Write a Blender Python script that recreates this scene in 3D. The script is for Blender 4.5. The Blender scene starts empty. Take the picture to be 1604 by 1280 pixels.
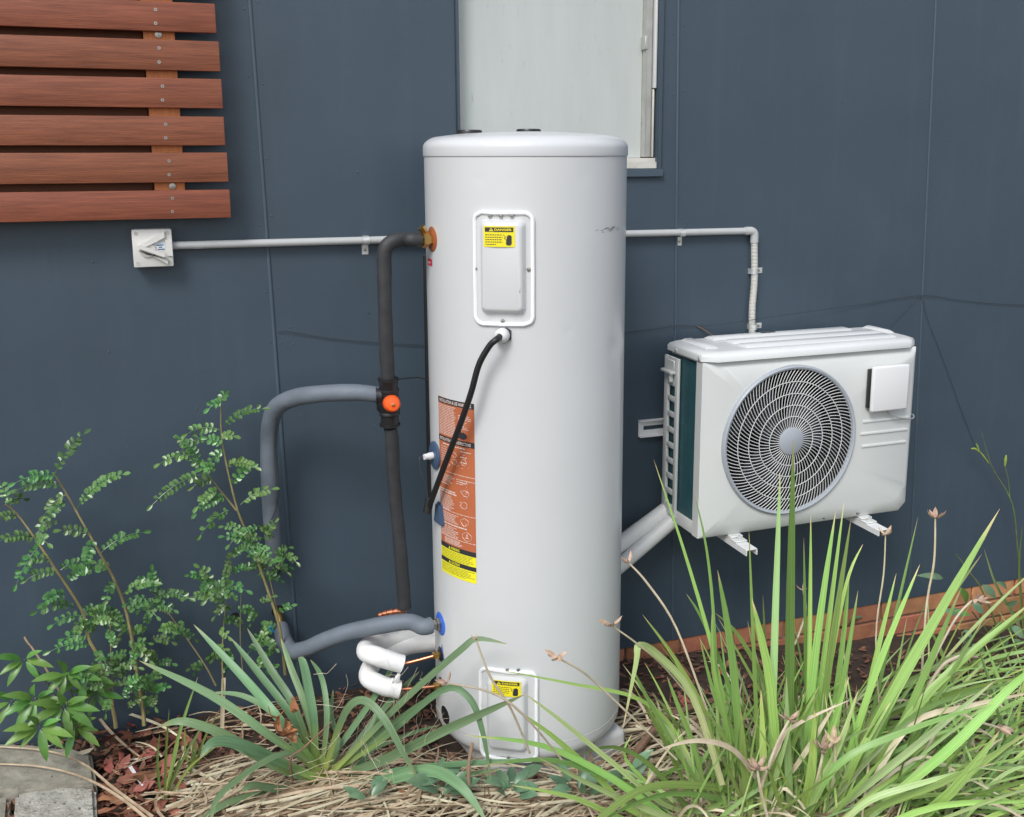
import bpy, bmesh, math, random
import numpy as np
from mathutils import Vector, Matrix, noise
random.seed(7)
sc = bpy.context.scene
COL = sc.collection
PI = math.pi

# ------------------------------------------------------------------ camera
FPX, PITCH, YAW, ROLL = 1619.998, 0.19875, 0.34567, -0.00266
CH, CY, SX, SY = 1.81583, -3.36217, 34.501, -72.364
cp, sp, cy_, sy_ = math.cos(PITCH), math.sin(PITCH), math.cos(YAW), math.sin(YAW)
FW = Vector((sy_*cp, cy_*cp, -sp)); r_ = Vector((cy_, -sy_, 0)); u_ = r_.cross(FW)
RT = r_*math.cos(ROLL)+u_*math.sin(ROLL); UP = u_*math.cos(ROLL)-r_*math.sin(ROLL)
CAM = Vector((0, CY, CH))
cam = bpy.data.cameras.new('camera'); camo = bpy.data.objects.new('camera', cam); COL.objects.link(camo)
camo.matrix_world = Matrix.Translation(CAM) @ Matrix((RT, UP, -FW)).transposed().to_4x4()
cam.sensor_fit = 'HORIZONTAL'; cam.sensor_width = 36; cam.lens = FPX/1604*36
cam.shift_x = -SX/1604; cam.shift_y = SY/1604
cam.clip_start = 0.05; cam.clip_end = 300
sc.camera = camo
# ------------------------------------------------------------------ light: overcast daylight
w = bpy.data.worlds.new('World'); sc.world = w; w.use_nodes = True
SUN_EL, SUN_AZ = math.radians(46), math.radians(221)     # azimuth clockwise from +Y
nt = w.node_tree; nt.nodes.clear()
wo = nt.nodes.new('ShaderNodeOutputWorld'); bg = nt.nodes.new('ShaderNodeBackground')
sky = nt.nodes.new('ShaderNodeTexSky'); sky.sky_type = 'NISHITA'; sky.sun_disc = False
sky.sun_elevation = SUN_EL; sky.sun_rotation = SUN_AZ; sky.air_density = 1.0; sky.dust_density = 1.6; sky.ozone_density = 1.0
hs = nt.nodes.new('ShaderNodeHueSaturation'); hs.inputs['Saturation'].default_value = 0.48
nt.links.new(sky.outputs[0], hs.inputs['Color']); nt.links.new(hs.outputs[0], bg.inputs[0]); nt.links.new(bg.outputs[0], wo.inputs[0])
bg.inputs[1].default_value = 0.14
sl = bpy.data.lights.new('sun', 'SUN'); so = bpy.data.objects.new('sun', sl); COL.objects.link(so)
sl.energy = 1.5; sl.angle = math.radians(20); sl.color = (1.0, 0.985, 0.955)
sd = Vector((math.sin(SUN_AZ)*math.cos(SUN_EL), math.cos(SUN_AZ)*math.cos(SUN_EL), math.sin(SUN_EL)))
so.rotation_euler = sd.to_track_quat('Z', 'Y').to_euler()
sc.view_settings.view_transform = 'Standard'; sc.view_settings.look = 'None'
sc.view_settings.exposure = 0.50; sc.view_settings.gamma = 1.0; sc.view_settings.use_curve_mapping = False

# ------------------------------------------------------------------ layout helpers (photo measurements -> metres)
def ray(x, y): return FW*FPX + RT*(x-802-SX) + UP*(640+SY-y)
def at(x, y, Y=0.0):
    d = ray(x, y); return CAM + d*((Y-CY)/d.y)
def onz(x, y, Z=0.0):
    d = ray(x, y); return CAM + d*((Z-CH)/d.z)
TX, TY, TR = 1.03733, -0.41178, 0.30
def cylhit(x, y, R=TR):
    d = ray(x, y); ox, oy = CAM.x-TX, CAM.y-TY
    a = d.x*d.x+d.y*d.y; b = 2*(ox*d.x+oy*d.y); c = ox*ox+oy*oy-R*R
    t = (-b-math.sqrt(max(0, b*b-4*a*c)))/(2*a); P = CAM+d*t
    return math.atan2(P.x-TX, -(P.y-TY)), P.z, P
def wpx(px, Y=-0.4):                                     # pixels -> metres at about that depth
    return px/FPX*(Y-CY)*1.08
def gz(x, y=0):                                          # lie of the ground
    def ss(a, b, t):
        t = min(1, max(0, (t-a)/(b-a))); return t*t*(3-2*t)
    return -0.03 - 0.08*ss(0.4, 1.6, x) - 0.16*ss(1.4, 3.6, x) + 0.03*ss(-.5, -1.4, y)

# ------------------------------------------------------------------ mesh helpers
class MB:
    def __init__(s): s.v = []; s.f = []; s.a = []; s.sm = []
    def add(s, vs, fs, smooth=True, att=None):
        o = len(s.v); s.v += [tuple(p) for p in vs]; s.f += [tuple(i+o for i in f) for f in fs]
        s.sm += [smooth]*len(fs); s.a += (list(att) if att is not None else [0.0]*len(vs)); return s
    def quad(s, a, b, c, d): return s.add([a, b, c, d], [(0, 1, 2, 3)], False)
    def box(s, x0, x1, y0, y1, z0, z1, bev=0.0, seg=2):
        bm = bmesh.new(); bmesh.ops.create_cube(bm, size=1)
        for v in bm.verts:
            v.co = Vector((x0+(v.co.x+.5)*(x1-x0), y0+(v.co.y+.5)*(y1-y0), z0+(v.co.z+.5)*(z1-z0)))
        if bev > 0: bmesh.ops.bevel(bm, geom=bm.edges[:], offset=bev, segments=seg, affect='EDGES', profile=.5)
        return s.bm(bm, bev > 0)
    def bm(s, bm, smooth=False, M=None):
        bm.verts.index_update()
        s.add([(M @ v.co if M else v.co) for v in bm.verts], [[v.index for v in f.verts] for f in bm.faces], smooth); bm.free(); return s
    def xf(s, fn, start=0):
        for i in range(start, len(s.v)): s.v[i] = tuple(fn(s.v[i]))
        return s
    def tube(s, pts, rad, seg=12, caps=True, n=0):
        pts = [Vector(p) for p in pts]
        rads = rad if isinstance(rad, (list, tuple)) else [rad]*len(pts)
        if n: pts, rads = spline(pts, n, rads)
        T = [(pts[min(i+1, len(pts)-1)]-pts[max(i-1, 0)]).normalized() for i in range(len(pts))]
        ref = Vector((0, 0, 1)) if abs(T[0].z) < .9 else Vector((1, 0, 0))
        N = (ref-T[0]*ref.dot(T[0])).normalized(); vs = []; fs = []
        for i, p in enumerate(pts):
            N = (N-T[i]*N.dot(T[i])).normalized(); B = T[i].cross(N)
            for k in range(seg):
                a = 2*PI*k/seg; vs.append(p+(N*math.cos(a)+B*math.sin(a))*rads[i])
        for i in range(len(pts)-1):
            for k in range(seg):
                k2 = (k+1) % seg; fs.append((i*seg+k, i*seg+k2, (i+1)*seg+k2, (i+1)*seg+k))
        s.add(vs, fs, True)
        if caps:
            o = len(pts)-1
            s.add(vs[:seg], [tuple(range(seg))[::-1]], False); s.add(vs[o*seg:], [tuple(range(seg))], False)
        return s
    def lathe(s, prof, origin, axis, seg=24):            # prof: (r, h) along axis
        A = Vector(axis).normalized(); ref = Vector((0, 0, 1)) if abs(A.z) < .9 else Vector((1, 0, 0))
        N = (ref-A*ref.dot(A)).normalized(); B = A.cross(N); O = Vector(origin); vs = []; fs = []
        for r, h in prof:
            for k in range(seg):
                a = 2*PI*k/seg; vs.append(O+A*h+(N*math.cos(a)+B*math.sin(a))*max(r, 1e-5))
        for i in range(len(prof)-1):
            for k in range(seg):
                k2 = (k+1) % seg; fs.append((i*seg+k, i*seg+k2, (i+1)*seg+k2, (i+1)*seg+k))
        return s.add(vs, fs, True)
def spline(pts, n, rads=None):
    P = [Vector(p) for p in pts]; out = []; ro = []
    rads = rads or [0]*len(P)
    for i in range(len(P)-1):
        p0, p1, p2, p3 = P[max(i-1, 0)], P[i], P[i+1], P[min(i+2, len(P)-1)]
        for k in range(n):
            t = k/n
            out.append(0.5*((2*p1)+(p2-p0)*t+(2*p0-5*p1+4*p2-p3)*t*t+(3*p1-p0-3*p2+p3)*t**3)); ro.append(rads[i]*(1-t)+rads[i+1]*t)
    out.append(P[-1]); ro.append(rads[-1])
    return out, ro
OFF = {}
def thing(name, label, cat, loc=(0, 0, 0), group=None):
    o = bpy.data.objects.new(name, None); COL.objects.link(o); o.location = loc; o.empty_display_size = .05
    o['label'] = label; o['category'] = cat
    if group: o['group'] = group
    OFF[o.name] = Vector(loc); return o
def obj(name, mb, mat, parent=None, label=None, cat=None, group=None, kind=None, loc=None, me=None):
    off = OFF[parent.name] if parent else Vector(loc or (0, 0, 0))
    if me is None:
        me = bpy.data.meshes.new(name)
        me.from_pydata([(v[0]-off.x, v[1]-off.y, v[2]-off.z) for v in mb.v], [], mb.f)
        me.polygons.foreach_set('use_smooth', mb.sm)
        if any(mb.a):
            at_ = me.attributes.new('along', 'FLOAT', 'POINT'); at_.data.foreach_set('value', mb.a); a2_ = me.attributes.new('across', 'FLOAT', 'POINT'); a2_.data.foreach_set('value', [(i % 3)*.5 for i in range(len(mb.v))])
        me.materials.append(mat); me.update()
        try: me.set_sharp_from_angle(angle=math.radians(40))
        except Exception: pass
    o = bpy.data.objects.new(name, me); COL.objects.link(o)
    if parent: o.parent = parent
    else: o.location = off
    OFF[o.name] = off
    for k, v in (('label', label), ('category', cat), ('group', group), ('kind', kind)):
        if v: o[k] = v
    return o
def text_mb(txt, mapf, w=None, h=None, bold=0.0, align='LEFT'):
    """flat lettering: outline of the text scaled to w x h, laid on a surface by mapf(u, v)"""
    cu = bpy.data.curves.new('lettering', 'FONT'); cu.body = txt; cu.size = 1; cu.offset = bold; cu.resolution_u = 2
    to = bpy.data.objects.new('lettering', cu)
    me = bpy.data.meshes.new_from_object(to)
    vs = [v.co.copy() for v in me.vertices]; fs = [tuple(p.vertices) for p in me.polygons]
    bpy.data.objects.remove(to); bpy.data.curves.remove(cu); bpy.data.meshes.remove(me)
    x0 = min(v.x for v in vs); x1 = max(v.x for v in vs); y0 = min(v.y for v in vs); y1 = max(v.y for v in vs)
    sx_ = (w/(x1-x0)) if w else h/(y1-y0); sz = (h/(y1-y0)) if h else sx_
    mb = MB(); mb.add([mapf((v.x-x0)*sx_, (v.y-y0)*sz) for v in vs], fs, False); return mb

# ------------------------------------------------------------------ materials
def mat(name, col, rough=.5, metal=0.0, var=0.0, scale=8.0, stretch=(1, 1, 1), bump=0.0, bscale=40.0, col2=None, spec=.5,
        obj_random=0.0, dirt=None, transl=0.0, coat=0.0):
    m = bpy.data.materials.new(name); m.use_nodes = True; n = m.node_tree.nodes; l = m.node_tree.links
    b = n['Principled BSDF']; b.inputs['Roughness'].default_value = rough; b.inputs['Metallic'].default_value = metal
    b.inputs['Specular IOR Level'].default_value = spec; b.inputs['Coat Weight'].default_value = coat
    c = (*col, 1); b.inputs['Base Color'].default_value = c
    tc = n.new('ShaderNodeTexCoord'); mp = n.new('ShaderNodeMapping'); mp.inputs['Scale'].default_value = stretch
    l.new(tc.outputs['Object'], mp.inputs['Vector']); out = None
    if var or col2:
        nz = n.new('ShaderNodeTexNoise'); nz.inputs['Scale'].default_value = scale; nz.inputs['Detail'].default_value = 6; nz.inputs['Roughness'].default_value = .62
        l.new(mp.outputs[0], nz.inputs['Vector'])
        cr = n.new('ShaderNodeValToRGB'); cr.color_ramp.elements[0].position = .3; cr.color_ramp.elements[1].position = .7
        c2 = col2 or tuple(x*(1-var) for x in col); c1 = col if col2 else tuple(min(1, x*(1+var)) for x in col)
        cr.color_ramp.elements[0].color = (*c2, 1); cr.color_ramp.elements[1].color = (*c1, 1)
        l.new(nz.outputs[0], cr.inputs[0]); out = cr.outputs[0]
    if obj_random:
        oi = n.new('ShaderNodeObjectInfo'); h = n.new('ShaderNodeHueSaturation')
        mr = n.new('ShaderNodeMapRange'); mr.inputs[3].default_value = 1-obj_random; mr.inputs[4].default_value = 1+obj_random
        l.new(oi.outputs['Random'], mr.inputs[0]); l.new(mr.outputs[0], h.inputs['Value'])
        m2 = n.new('ShaderNodeMapRange'); m2.inputs[3].default_value = .5-.03*obj_random/.3; m2.inputs[4].default_value = .5+.02*obj_random/.3
        ml = n.new('ShaderNodeMath'); ml.operation = 'MULTIPLY'; ml.inputs[1].default_value = 7.31; fr = n.new('ShaderNodeMath'); fr.operation = 'FRACT'
        l.new(oi.outputs['Random'], ml.inputs[0]); l.new(ml.outputs[0], fr.inputs[0]); l.new(fr.outputs[0], m2.inputs[0]); l.new(m2.outputs[0], h.inputs['Hue'])
        if out: l.new(out, h.inputs['Color'])
        else: h.inputs['Color'].default_value = c
        out = h.outputs[0]
    if dirt:                                             # (colour, scale, threshold, amount)
        dc, ds, dth, da = dirt
        nz = n.new('ShaderNodeTexNoise'); nz.inputs['Scale'].default_value = ds; nz.inputs['Detail'].default_value = 8; nz.inputs['Roughness'].default_value = .7
        l.new(mp.outputs[0], nz.inputs['Vector'])
        mr = n.new('ShaderNodeMapRange'); mr.inputs[1].default_value = dth; mr.inputs[2].default_value = dth+.12; mr.inputs[3].default_value = 0; mr.inputs[4].default_value = da
        l.new(nz.outputs[0], mr.inputs[0]); mx = n.new('ShaderNodeMix'); mx.data_type = 'RGBA'
        l.new(mr.outputs[0], mx.inputs[0])
        if out: l.new(out, mx.inputs[6])
        else: mx.inputs[6].default_value = c
        mx.inputs[7].default_value = (*dc, 1); out = mx.outputs[2]
    if out: l.new(out, b.inputs['Base Color'])
    if bump:
        nb = n.new('ShaderNodeTexNoise'); nb.inputs['Scale'].default_value = bscale; nb.inputs['Detail'].default_value = 5
        l.new(mp.outputs[0], nb.inputs['Vector']); bp = n.new('ShaderNodeBump'); bp.inputs['Strength'].default_value = bump; bp.inputs['Distance'].default_value = .004
        l.new(nb.outputs[0], bp.inputs['Height']); l.new(bp.outputs[0], b.inputs['Normal'])
    if transl:
        tr = n.new('ShaderNodeBsdfTranslucent'); mx = n.new('ShaderNodeMixShader'); mx.inputs[0].default_value = transl
        if out: l.new(out, tr.inputs['Color'])
        else: tr.inputs['Color'].default_value = c
        o = n['Material Output']; l.new(b.outputs[0], mx.inputs[1]); l.new(tr.outputs[0], mx.inputs[2]); l.new(mx.outputs[0], o.inputs['Surface'])
    m['_out'] = 1
    return m
def leaf_mat(name, base, mid, tip, rnd=.25, rough=.4, transl=.25, tip_pos=.93, stripes=60):
    """colour runs along the blade (pale sheath, green blade, dry tip), varied leaf by leaf"""
    m = bpy.data.materials.new(name); m.use_nodes = True; n = m.node_tree.nodes; l = m.node_tree.links
    b = n['Principled BSDF']; b.inputs['Roughness'].default_value = rough; b.inputs['Specular IOR Level'].default_value = .45
    a = n.new('ShaderNodeAttribute'); a.attribute_name = 'along'
    nz = n.new('ShaderNodeTexNoise'); nz.inputs['Scale'].default_value = 9; nz.inputs['Detail'].default_value = 4
    tc = n.new('ShaderNodeTexCoord'); l.new(tc.outputs['Object'], nz.inputs['Vector'])
    ad = n.new('ShaderNodeMath'); ad.operation = 'MULTIPLY_ADD'; ad.inputs[1].default_value = .16; l.new(nz.outputs[0], ad.inputs[0]); l.new(a.outputs['Fac'], ad.inputs[2])
    sb = n.new('ShaderNodeMath'); sb.operation = 'SUBTRACT'; sb.inputs[1].default_value = .08; l.new(ad.outputs[0], sb.inputs[0])
    cr = n.new('ShaderNodeValToRGB'); e = cr.color_ramp.elements
    e[0].position = .03; e[0].color = (*base, 1); e[1].position = .28; e[1].color = (*mid, 1)
    x = e.new(tip_pos-.06); x.color = (*mid, 1); x = e.new(tip_pos+.04); x.color = (*tip, 1)
    l.new(sb.outputs[0], cr.inputs[0])
    oi = n.new('ShaderNodeObjectInfo'); h = n.new('ShaderNodeHueSaturation')
    mr = n.new('ShaderNodeMapRange'); mr.inputs[3].default_value = 1-rnd; mr.inputs[4].default_value = 1+rnd*1.25; l.new(oi.outputs['Random'], mr.inputs[0])
    l.new(mr.outputs[0], h.inputs['Value'])
    ml = n.new('ShaderNodeMath'); ml.operation = 'MULTIPLY'; ml.inputs[1].default_value = 13.7; fr = n.new('ShaderNodeMath'); fr.operation = 'FRACT'
    l.new(oi.outputs['Random'], ml.inputs[0]); l.new(ml.outputs[0], fr.inputs[0])
    m2 = n.new('ShaderNodeMapRange'); m2.inputs[3].default_value = .475; m2.inputs[4].default_value = .52; l.new(fr.outputs[0], m2.inputs[0]); l.new(m2.outputs[0], h.inputs['Hue'])
    l.new(cr.outputs[0], h.inputs['Color'])
    # fine lengthwise mottling
    ac_ = n.new('ShaderNodeAttribute'); ac_.attribute_name = 'across'; cx_ = n.new('ShaderNodeCombineXYZ')
    for i_, (src, k_) in enumerate(((ac_, 11.0), (a, 2.5), (oi, 40.0))):
        q_ = n.new('ShaderNodeMath'); q_.operation = 'MULTIPLY'; q_.inputs[1].default_value = k_; l.new(src.outputs['Random' if src is oi else 'Fac'], q_.inputs[0]); l.new(q_.outputs[0], cx_.inputs[i_])
    n2 = n.new('ShaderNodeTexNoise'); n2.inputs['Scale'].default_value = 1.0; n2.inputs['Detail'].default_value = 3; l.new(cx_.outputs[0], n2.inputs['Vector'])
    bp = n.new('ShaderNodeBump'); bp.inputs['Strength'].default_value = .35; bp.inputs['Distance'].default_value = .002; l.new(n2.outputs[0], bp.inputs['Height']); l.new(bp.outputs[0], b.inputs['Normal'])
    r2 = n.new('ShaderNodeMapRange'); r2.inputs[1].default_value = .25; r2.inputs[2].default_value = .75; r2.inputs[3].default_value = .72; r2.inputs[4].default_value = 1.28; l.new(n2.outputs[0], r2.inputs[0])
    mm = n.new('ShaderNodeMix'); mm.data_type = 'RGBA'; mm.blend_type = 'MULTIPLY'; mm.inputs[0].default_value = 1
    l.new(h.outputs[0], mm.inputs[6]); l.new(r2.outputs[0], mm.inputs[7])
    l.new(mm.outputs[2], b.inputs['Base Color'])
    tr = n.new('ShaderNodeBsdfTranslucent'); mx = n.new('ShaderNodeMixShader'); mx.inputs[0].default_value = transl
    l.new(mm.outputs[2], tr.inputs['Color']); o = n['Material Output']
    l.new(b.outputs[0], mx.inputs[1]); l.new(tr.outputs[0], mx.inputs[2]); l.new(mx.outputs[0], o.inputs['Surface'])
    return m

M = {}
M['wall'] = mat('wall_paint', (.049, .073, .098), .42, var=.10, scale=2.2, bump=.12, bscale=55, dirt=((.10, .115, .125), 30, .71, .5), spec=.45)
def weather(m):
    n = m.node_tree.nodes; l = m.node_tree.links; b = n['Principled BSDF']; src = b.inputs['Base Color'].links[0].from_socket
    tc = n.new('ShaderNodeTexCoord'); last = src
    for sc3, scale, lo, hi, colr, amt in (((5, 5, .35), 3.0, .52, .80, (.10, .125, .145), .16), ((7, 7, .25), 4.0, .55, .85, (.038, .052, .068), .25), ((1, 1, 1), 90, .72, .80, (.20, .21, .21), .5)):
        mp = n.new('ShaderNodeMapping'); mp.inputs['Scale'].default_value = sc3; mp.inputs['Location'].default_value = (scale, 0, scale*2); l.new(tc.outputs['Object'], mp.inputs['Vector'])
        z = n.new('ShaderNodeTexNoise'); z.inputs['Scale'].default_value = scale; z.inputs['Detail'].default_value = 7; z.inputs['Roughness'].default_value = .65; l.new(mp.outputs[0], z.inputs['Vector'])
        r = n.new('ShaderNodeMapRange'); r.inputs[1].default_value = lo; r.inputs[2].default_value = hi; r.inputs[4].default_value = amt; l.new(z.outputs[0], r.inputs[0])
        x = n.new('ShaderNodeMix'); x.data_type = 'RGBA'; l.new(r.outputs[0], x.inputs[0]); l.new(last, x.inputs[6]); x.inputs[7].default_value = (*colr, 1); last = x.outputs[2]
    l.new(last, b.inputs['Base Color'])
weather(M['wall'])
M['trim'] = mat('wall_paint_trim', (.059, .087, .115), .42, var=.07, scale=9, bump=.08, bscale=120)
M['brick'] = mat('brick_clay', (.50, .23, .11), .85, col2=(.33, .14, .07), scale=16, bump=.5, bscale=90, obj_random=.22, dirt=((.16, .13, .11), 9, .58, .5))
M['mortar'] = mat('mortar', (.27, .22, .18), .95, var=.25, scale=30, bump=.6, bscale=150)
M['slat'] = mat('stained_timber', (.31, .098, .047), .48, col2=(.17, .052, .026), scale=7, stretch=(.9, 12, 16), bump=.25, bscale=26, obj_random=.045, dirt=((.15, .05, .03), 6, .62, .55))
M['batten'] = mat('raw_orange_timber', (.62, .22, .065), .6, col2=(.45, .14, .045), scale=9, stretch=(12, 12, 1), bump=.2, bscale=30)
M['backing'] = mat('dark_stained_board', (.145, .048, .022), .7, var=.2, scale=6, stretch=(1, 8, 8))
M['screw'] = mat('screw_steel', (.42, .40, .36), .35, 1.0)
M['dark_hole'] = mat('dark_recess', (.008, .008, .009), .8)
M['zinc'] = mat('zinc_plate', (.72, .74, .72), .32, .55, var=.15, scale=60)
M['pvc'] = mat('grey_pvc', (.46, .47, .465), .38, var=.04, scale=20)
M['pvc_light'] = mat('light_grey_corrugated', (.60, .59, .55), .45)
M['switch'] = mat('switch_plastic', (.66, .65, .62), .4, var=.03, scale=30, dirt=((.4, .38, .34), 25, .66, .35))
M['switch_in'] = mat('switch_recess', (.52, .51, .47), .5)
M['print_dark'] = mat('print_ink', (.03, .03, .035), .5)
M['print_white'] = mat('print_white', (.72, .60, .54), .5)
M['print_blue'] = mat('print_blue', (.55, .66, .78), .5)
M['tank'] = mat('tank_enamel', (.60, .612, .615), .3, var=.022, scale=3, bump=.02, bscale=14, dirt=((.5, .5, .48), 22, .74, .35), coat=.15)
M['cap'] = mat('lit_cap_enamel', (.62, .632, .645), .3, dirt=((.58, .57, .54), 60, .66, .35), coat=.2)  # tank paint made slightly whiter: light on the upward face put into colour
M['gasket'] = mat('white_sealant', (.86, .87, .88), .45, bump=.1, bscale=60)
M['yellow'] = mat('sticker_yellow', (.84, .72, .02), .4)
M['yellow2'] = mat('sticker_bright_yellow', (.86, .80, .03), .4)
M['orange'] = mat('sticker_orange', (.48, .14, .06), .4, var=.06, scale=10)
M['red'] = mat('sticker_red', (.65, .03, .05), .4)
M['white_pl'] = mat('white_plastic', (.72, .725, .73), .35)
M['black_rub'] = mat('black_rubber', (.014, .014, .015), .45, bump=.05, bscale=80)
M['black_pl'] = mat('black_plastic', (.018, .018, .02), .32)
M['blue_grom'] = mat('slate_blue_plastic', (.055, .095, .165), .42)
M['blue_ring'] = mat('bright_blue_plastic', (.045, .15, .62), .38)
M['orange_ring'] = mat('brown_orange_ring', (.33, .10, .035), .45)
M['lag_black'] = mat('black_foam_lagging', (.034, .035, .038), .62, var=.25, scale=18, bump=.45, bscale=30)
M['lag_grey'] = mat('grey_foam_lagging', (.135, .16, .19), .62, var=.12, scale=11, bump=.25, bscale=50)
M['lag_white'] = mat('white_foam_lagging', (.80, .80, .79), .7, var=.05, scale=20, bump=.3, bscale=70)
M['duct'] = mat('white_duct', (.66, .67, .66), .45, var=.05, scale=10)
M['copper'] = mat('copper', (.72, .30, .17), .32, 1.0, var=.25, scale=30)
M['brass'] = mat('brass', (.62, .40, .14), .3, 1.0, var=.2, scale=30)
M['cap_orange'] = mat('valve_orange', (.90, .12, .02), .35)
M['ac'] = mat('ac_enamel', (.62, .635, .62), .34, var=.025, scale=4, bump=.02, bscale=12, coat=.1)
M['ac_lid'] = mat('ac_lid_enamel', (.68, .695, .695), .32, var=.03, scale=5, dirt=((.48, .48, .45), 40, .68, .3), coat=.1)
M['grille'] = mat('grille_grey', (.36, .39, .43), .38)
M['spoke'] = mat('grille_bar', (.62, .625, .62), .4)
M['coil'] = mat('teal_coil_fins', (.022, .085, .10), .38, var=.35, scale=60, stretch=(1, 1, .25), bump=.3, bscale=160)
M['dark_in'] = mat('interior_shade', (.007, .009, .012), .7)  # near-black colour puts the shade of the fan cavity into its parts
M['fan'] = mat('fan_blade', (.03, .036, .046), .35)
M['window_panel'] = mat('painted_infill_board', (.50, .53, .515), .55, col2=(.455, .487, .465), scale=5, stretch=(3, 3, .6), bump=.08, bscale=40, dirt=((.22, .25, .21), 17, .62, .6))
M['win_alu'] = mat('weathered_aluminium', (.44, .44, .41), .45, .35, var=.15, scale=12, dirt=((.12, .11, .09), 20, .62, .6))
M['win_white'] = mat('aged_white_paint', (.60, .58, .52), .5, var=.1, scale=10, dirt=((.13, .11, .09), 14, .60, .7))
M['concrete'] = mat('old_concrete', (.36, .34, .28), .9, col2=(.20, .185, .145), scale=7, bump=.8, bscale=60, dirt=((.10, .09, .07), 22, .57, .6))
M['aggregate'] = mat('pebbled_concrete', (.52, .50, .44), .9, col2=(.30, .285, .235), scale=30, bump=1.0, bscale=110, dirt=((.05, .05, .047), 62, .53, .9))
M['pad'] = mat('pad_grey_plastic', (.50, .50, .50), .6, var=.1, scale=10)
M['soil'] = mat('mulch_soil', (.075, .048, .034), .95, col2=(.025, .017, .013), scale=24, bump=1.0, bscale=60)
M['bark'] = mat('dead_leaf_brown', (.36, .15, .085), .7, col2=(.19, .075, .045), scale=30, obj_random=.3, bump=.3)
M['litter'] = mat('leaf_litter', (.30, .14, .085), .75, col2=(.08, .04, .028), scale=11)
M['straw'] = mat('straw', (.62, .50, .34), .65, col2=(.22, .14, .08), scale=14)
M['straw_dark'] = mat('brown_straw', (.34, .23, .14), .7, col2=(.14, .09, .055), scale=14)
M['straw_pale'] = mat('pale_dead_blade', (.72, .65, .48), .6, col2=(.48, .39, .25), scale=14, obj_random=.13)
M['branch'] = mat('brown_branch', (.22, .13, .085), .8, var=.3, scale=25, bump=.5)
M['stake'] = mat('stake_wood', (.30, .21, .14), .8, var=.3, scale=20, stretch=(1, 1, .1))
M['wire'] = mat('thin_wire', (.035, .04, .045), .5)
M['wire_grey'] = mat('grey_wire', (.30, .31, .32), .5)
M['dietes'] = leaf_mat('iris_blade', (.44, .48, .20), (.26, .42, .11), (.55, .48, .22), .5, .32, .2)
M['dietes_pale'] = leaf_mat('pale_iris_blade', (.50, .54, .28), (.36, .51, .21), (.62, .52, .30), .35, .34, .2)
M['yucca'] = leaf_mat('glaucous_blade', (.36, .46, .08), (.16, .28, .135), (.30, .33, .16), .22, .42, .18, stripes=35)
M['shrub'] = mat('glossy_leaflet', (.115, .26, .07), .3, col2=(.07, .17, .05), scale=25, obj_random=.35, transl=.15, spec=.6)
M['schef'] = mat('broad_leaflet', (.15, .33, .065), .34, col2=(.10, .23, .05), scale=20, obj_random=.25, transl=.2)
M['cover_leaf'] = mat('small_dark_leaf', (.16, .28, .16), .3, col2=(.10, .20, .11), scale=30, obj_random=.25, transl=.15)
M['grass'] = leaf_mat('young_grass', (.40, .36, .10), (.20, .29, .07), (.45, .36, .18), .25, .5, .3)
M['stem'] = mat('green_brown_stem', (.26, .22, .095), .6, var=.25, scale=30)
M['green_stem'] = mat('green_stem', (.13, .17, .06), .5, var=.25, scale=30)
M['pod'] = mat('dry_seed_pod', (.62, .47, .35), .7, col2=(.33, .21, .15), scale=60, obj_random=.2)
M['bud'] = mat('green_bud', (.26, .34, .06), .4)
M['dry_brown'] = mat('curled_dry_leaf', (.42, .20, .085), .7, col2=(.22, .09, .04), scale=30)

# ================================================================== SETTING
def build_ground():
    xs = list(np.concatenate([np.linspace(-14, -1.2, 14), np.linspace(-1.1, 4.2, 150), np.linspace(4.5, 14, 12)]))
    ys = list(np.concatenate([np.linspace(-30, -1.9, 16), np.linspace(-1.8, .25, 66)]))
    vs = []
    for y in ys:
        for x in xs:
            near = 1 if (-1.2 < x < 4.3 and y > -1.9) else 0
            z = gz(x, y) + near*(.016*noise.noise((x*6, y*6, 0))+.008*noise.noise((x*19, y*19, 3)))
            if x < .0 and y > -.6: z -= .02
            vs.append((x, y, z))
    nx = len(xs); fs = [(j*nx+i, j*nx+i+1, (j+1)*nx+i+1, (j+1)*nx+i) for j in range(len(ys)-1) for i in range(nx-1)]
    mb = MB(); mb.add(vs, fs); obj('ground', mb, M['soil'], kind='structure')
build_ground()

# ------------------------------------------------------------------ house wall
ZB = -0.0574; WX0, WX1, WZ1 = -3.0, 6.5, 3.2
sA0, sA1 = at(390, 0).x, at(466, 1015).x
def seam_x(k, z):
    a, b = SEAMS[k]; t = (z-b[1])/(a[1]-b[1]); return b[0]+(a[0]-b[0])*t
SEAMS = []
for (p, q) in (((391, 0), (465, 1010)), ((1063, 0), (1055, 800)), ((1466, 0), (1427, 850))):
    A, B = at(*p), at(*q); SEAMS.append(((A.x, A.z), (B.x, B.z)))
house = thing('house_wall', 'dark slate blue sheet clad house wall on an orange brick footing', 'house wall', (0, 0, ZB))
WL, WR, WZ = at(714, 150).x, at(1037, 150).x, at(1010, 277).z+.004
def sheet(poly, name='wall_sheet', y0=0.0, y1=.012):
    n = len(poly); mb = MB()
    mb.add([(x, y0, z) for x, z in poly]+[(x, y1, z) for x, z in poly],
           [tuple(range(n)), tuple(range(n, 2*n))[::-1]]+[(i, n+i, n+(i+1) % n, (i+1) % n) for i in range(n)], False)
    return obj(name, mb, M['wall'], house)
g = .0015
def sx(k, z, s): return (seam_x(k, z)+s*g, z)
sheet([(WX0, ZB), sx(0, ZB, -1), sx(0, WZ1, -1), (WX0, WZ1)])
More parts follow.
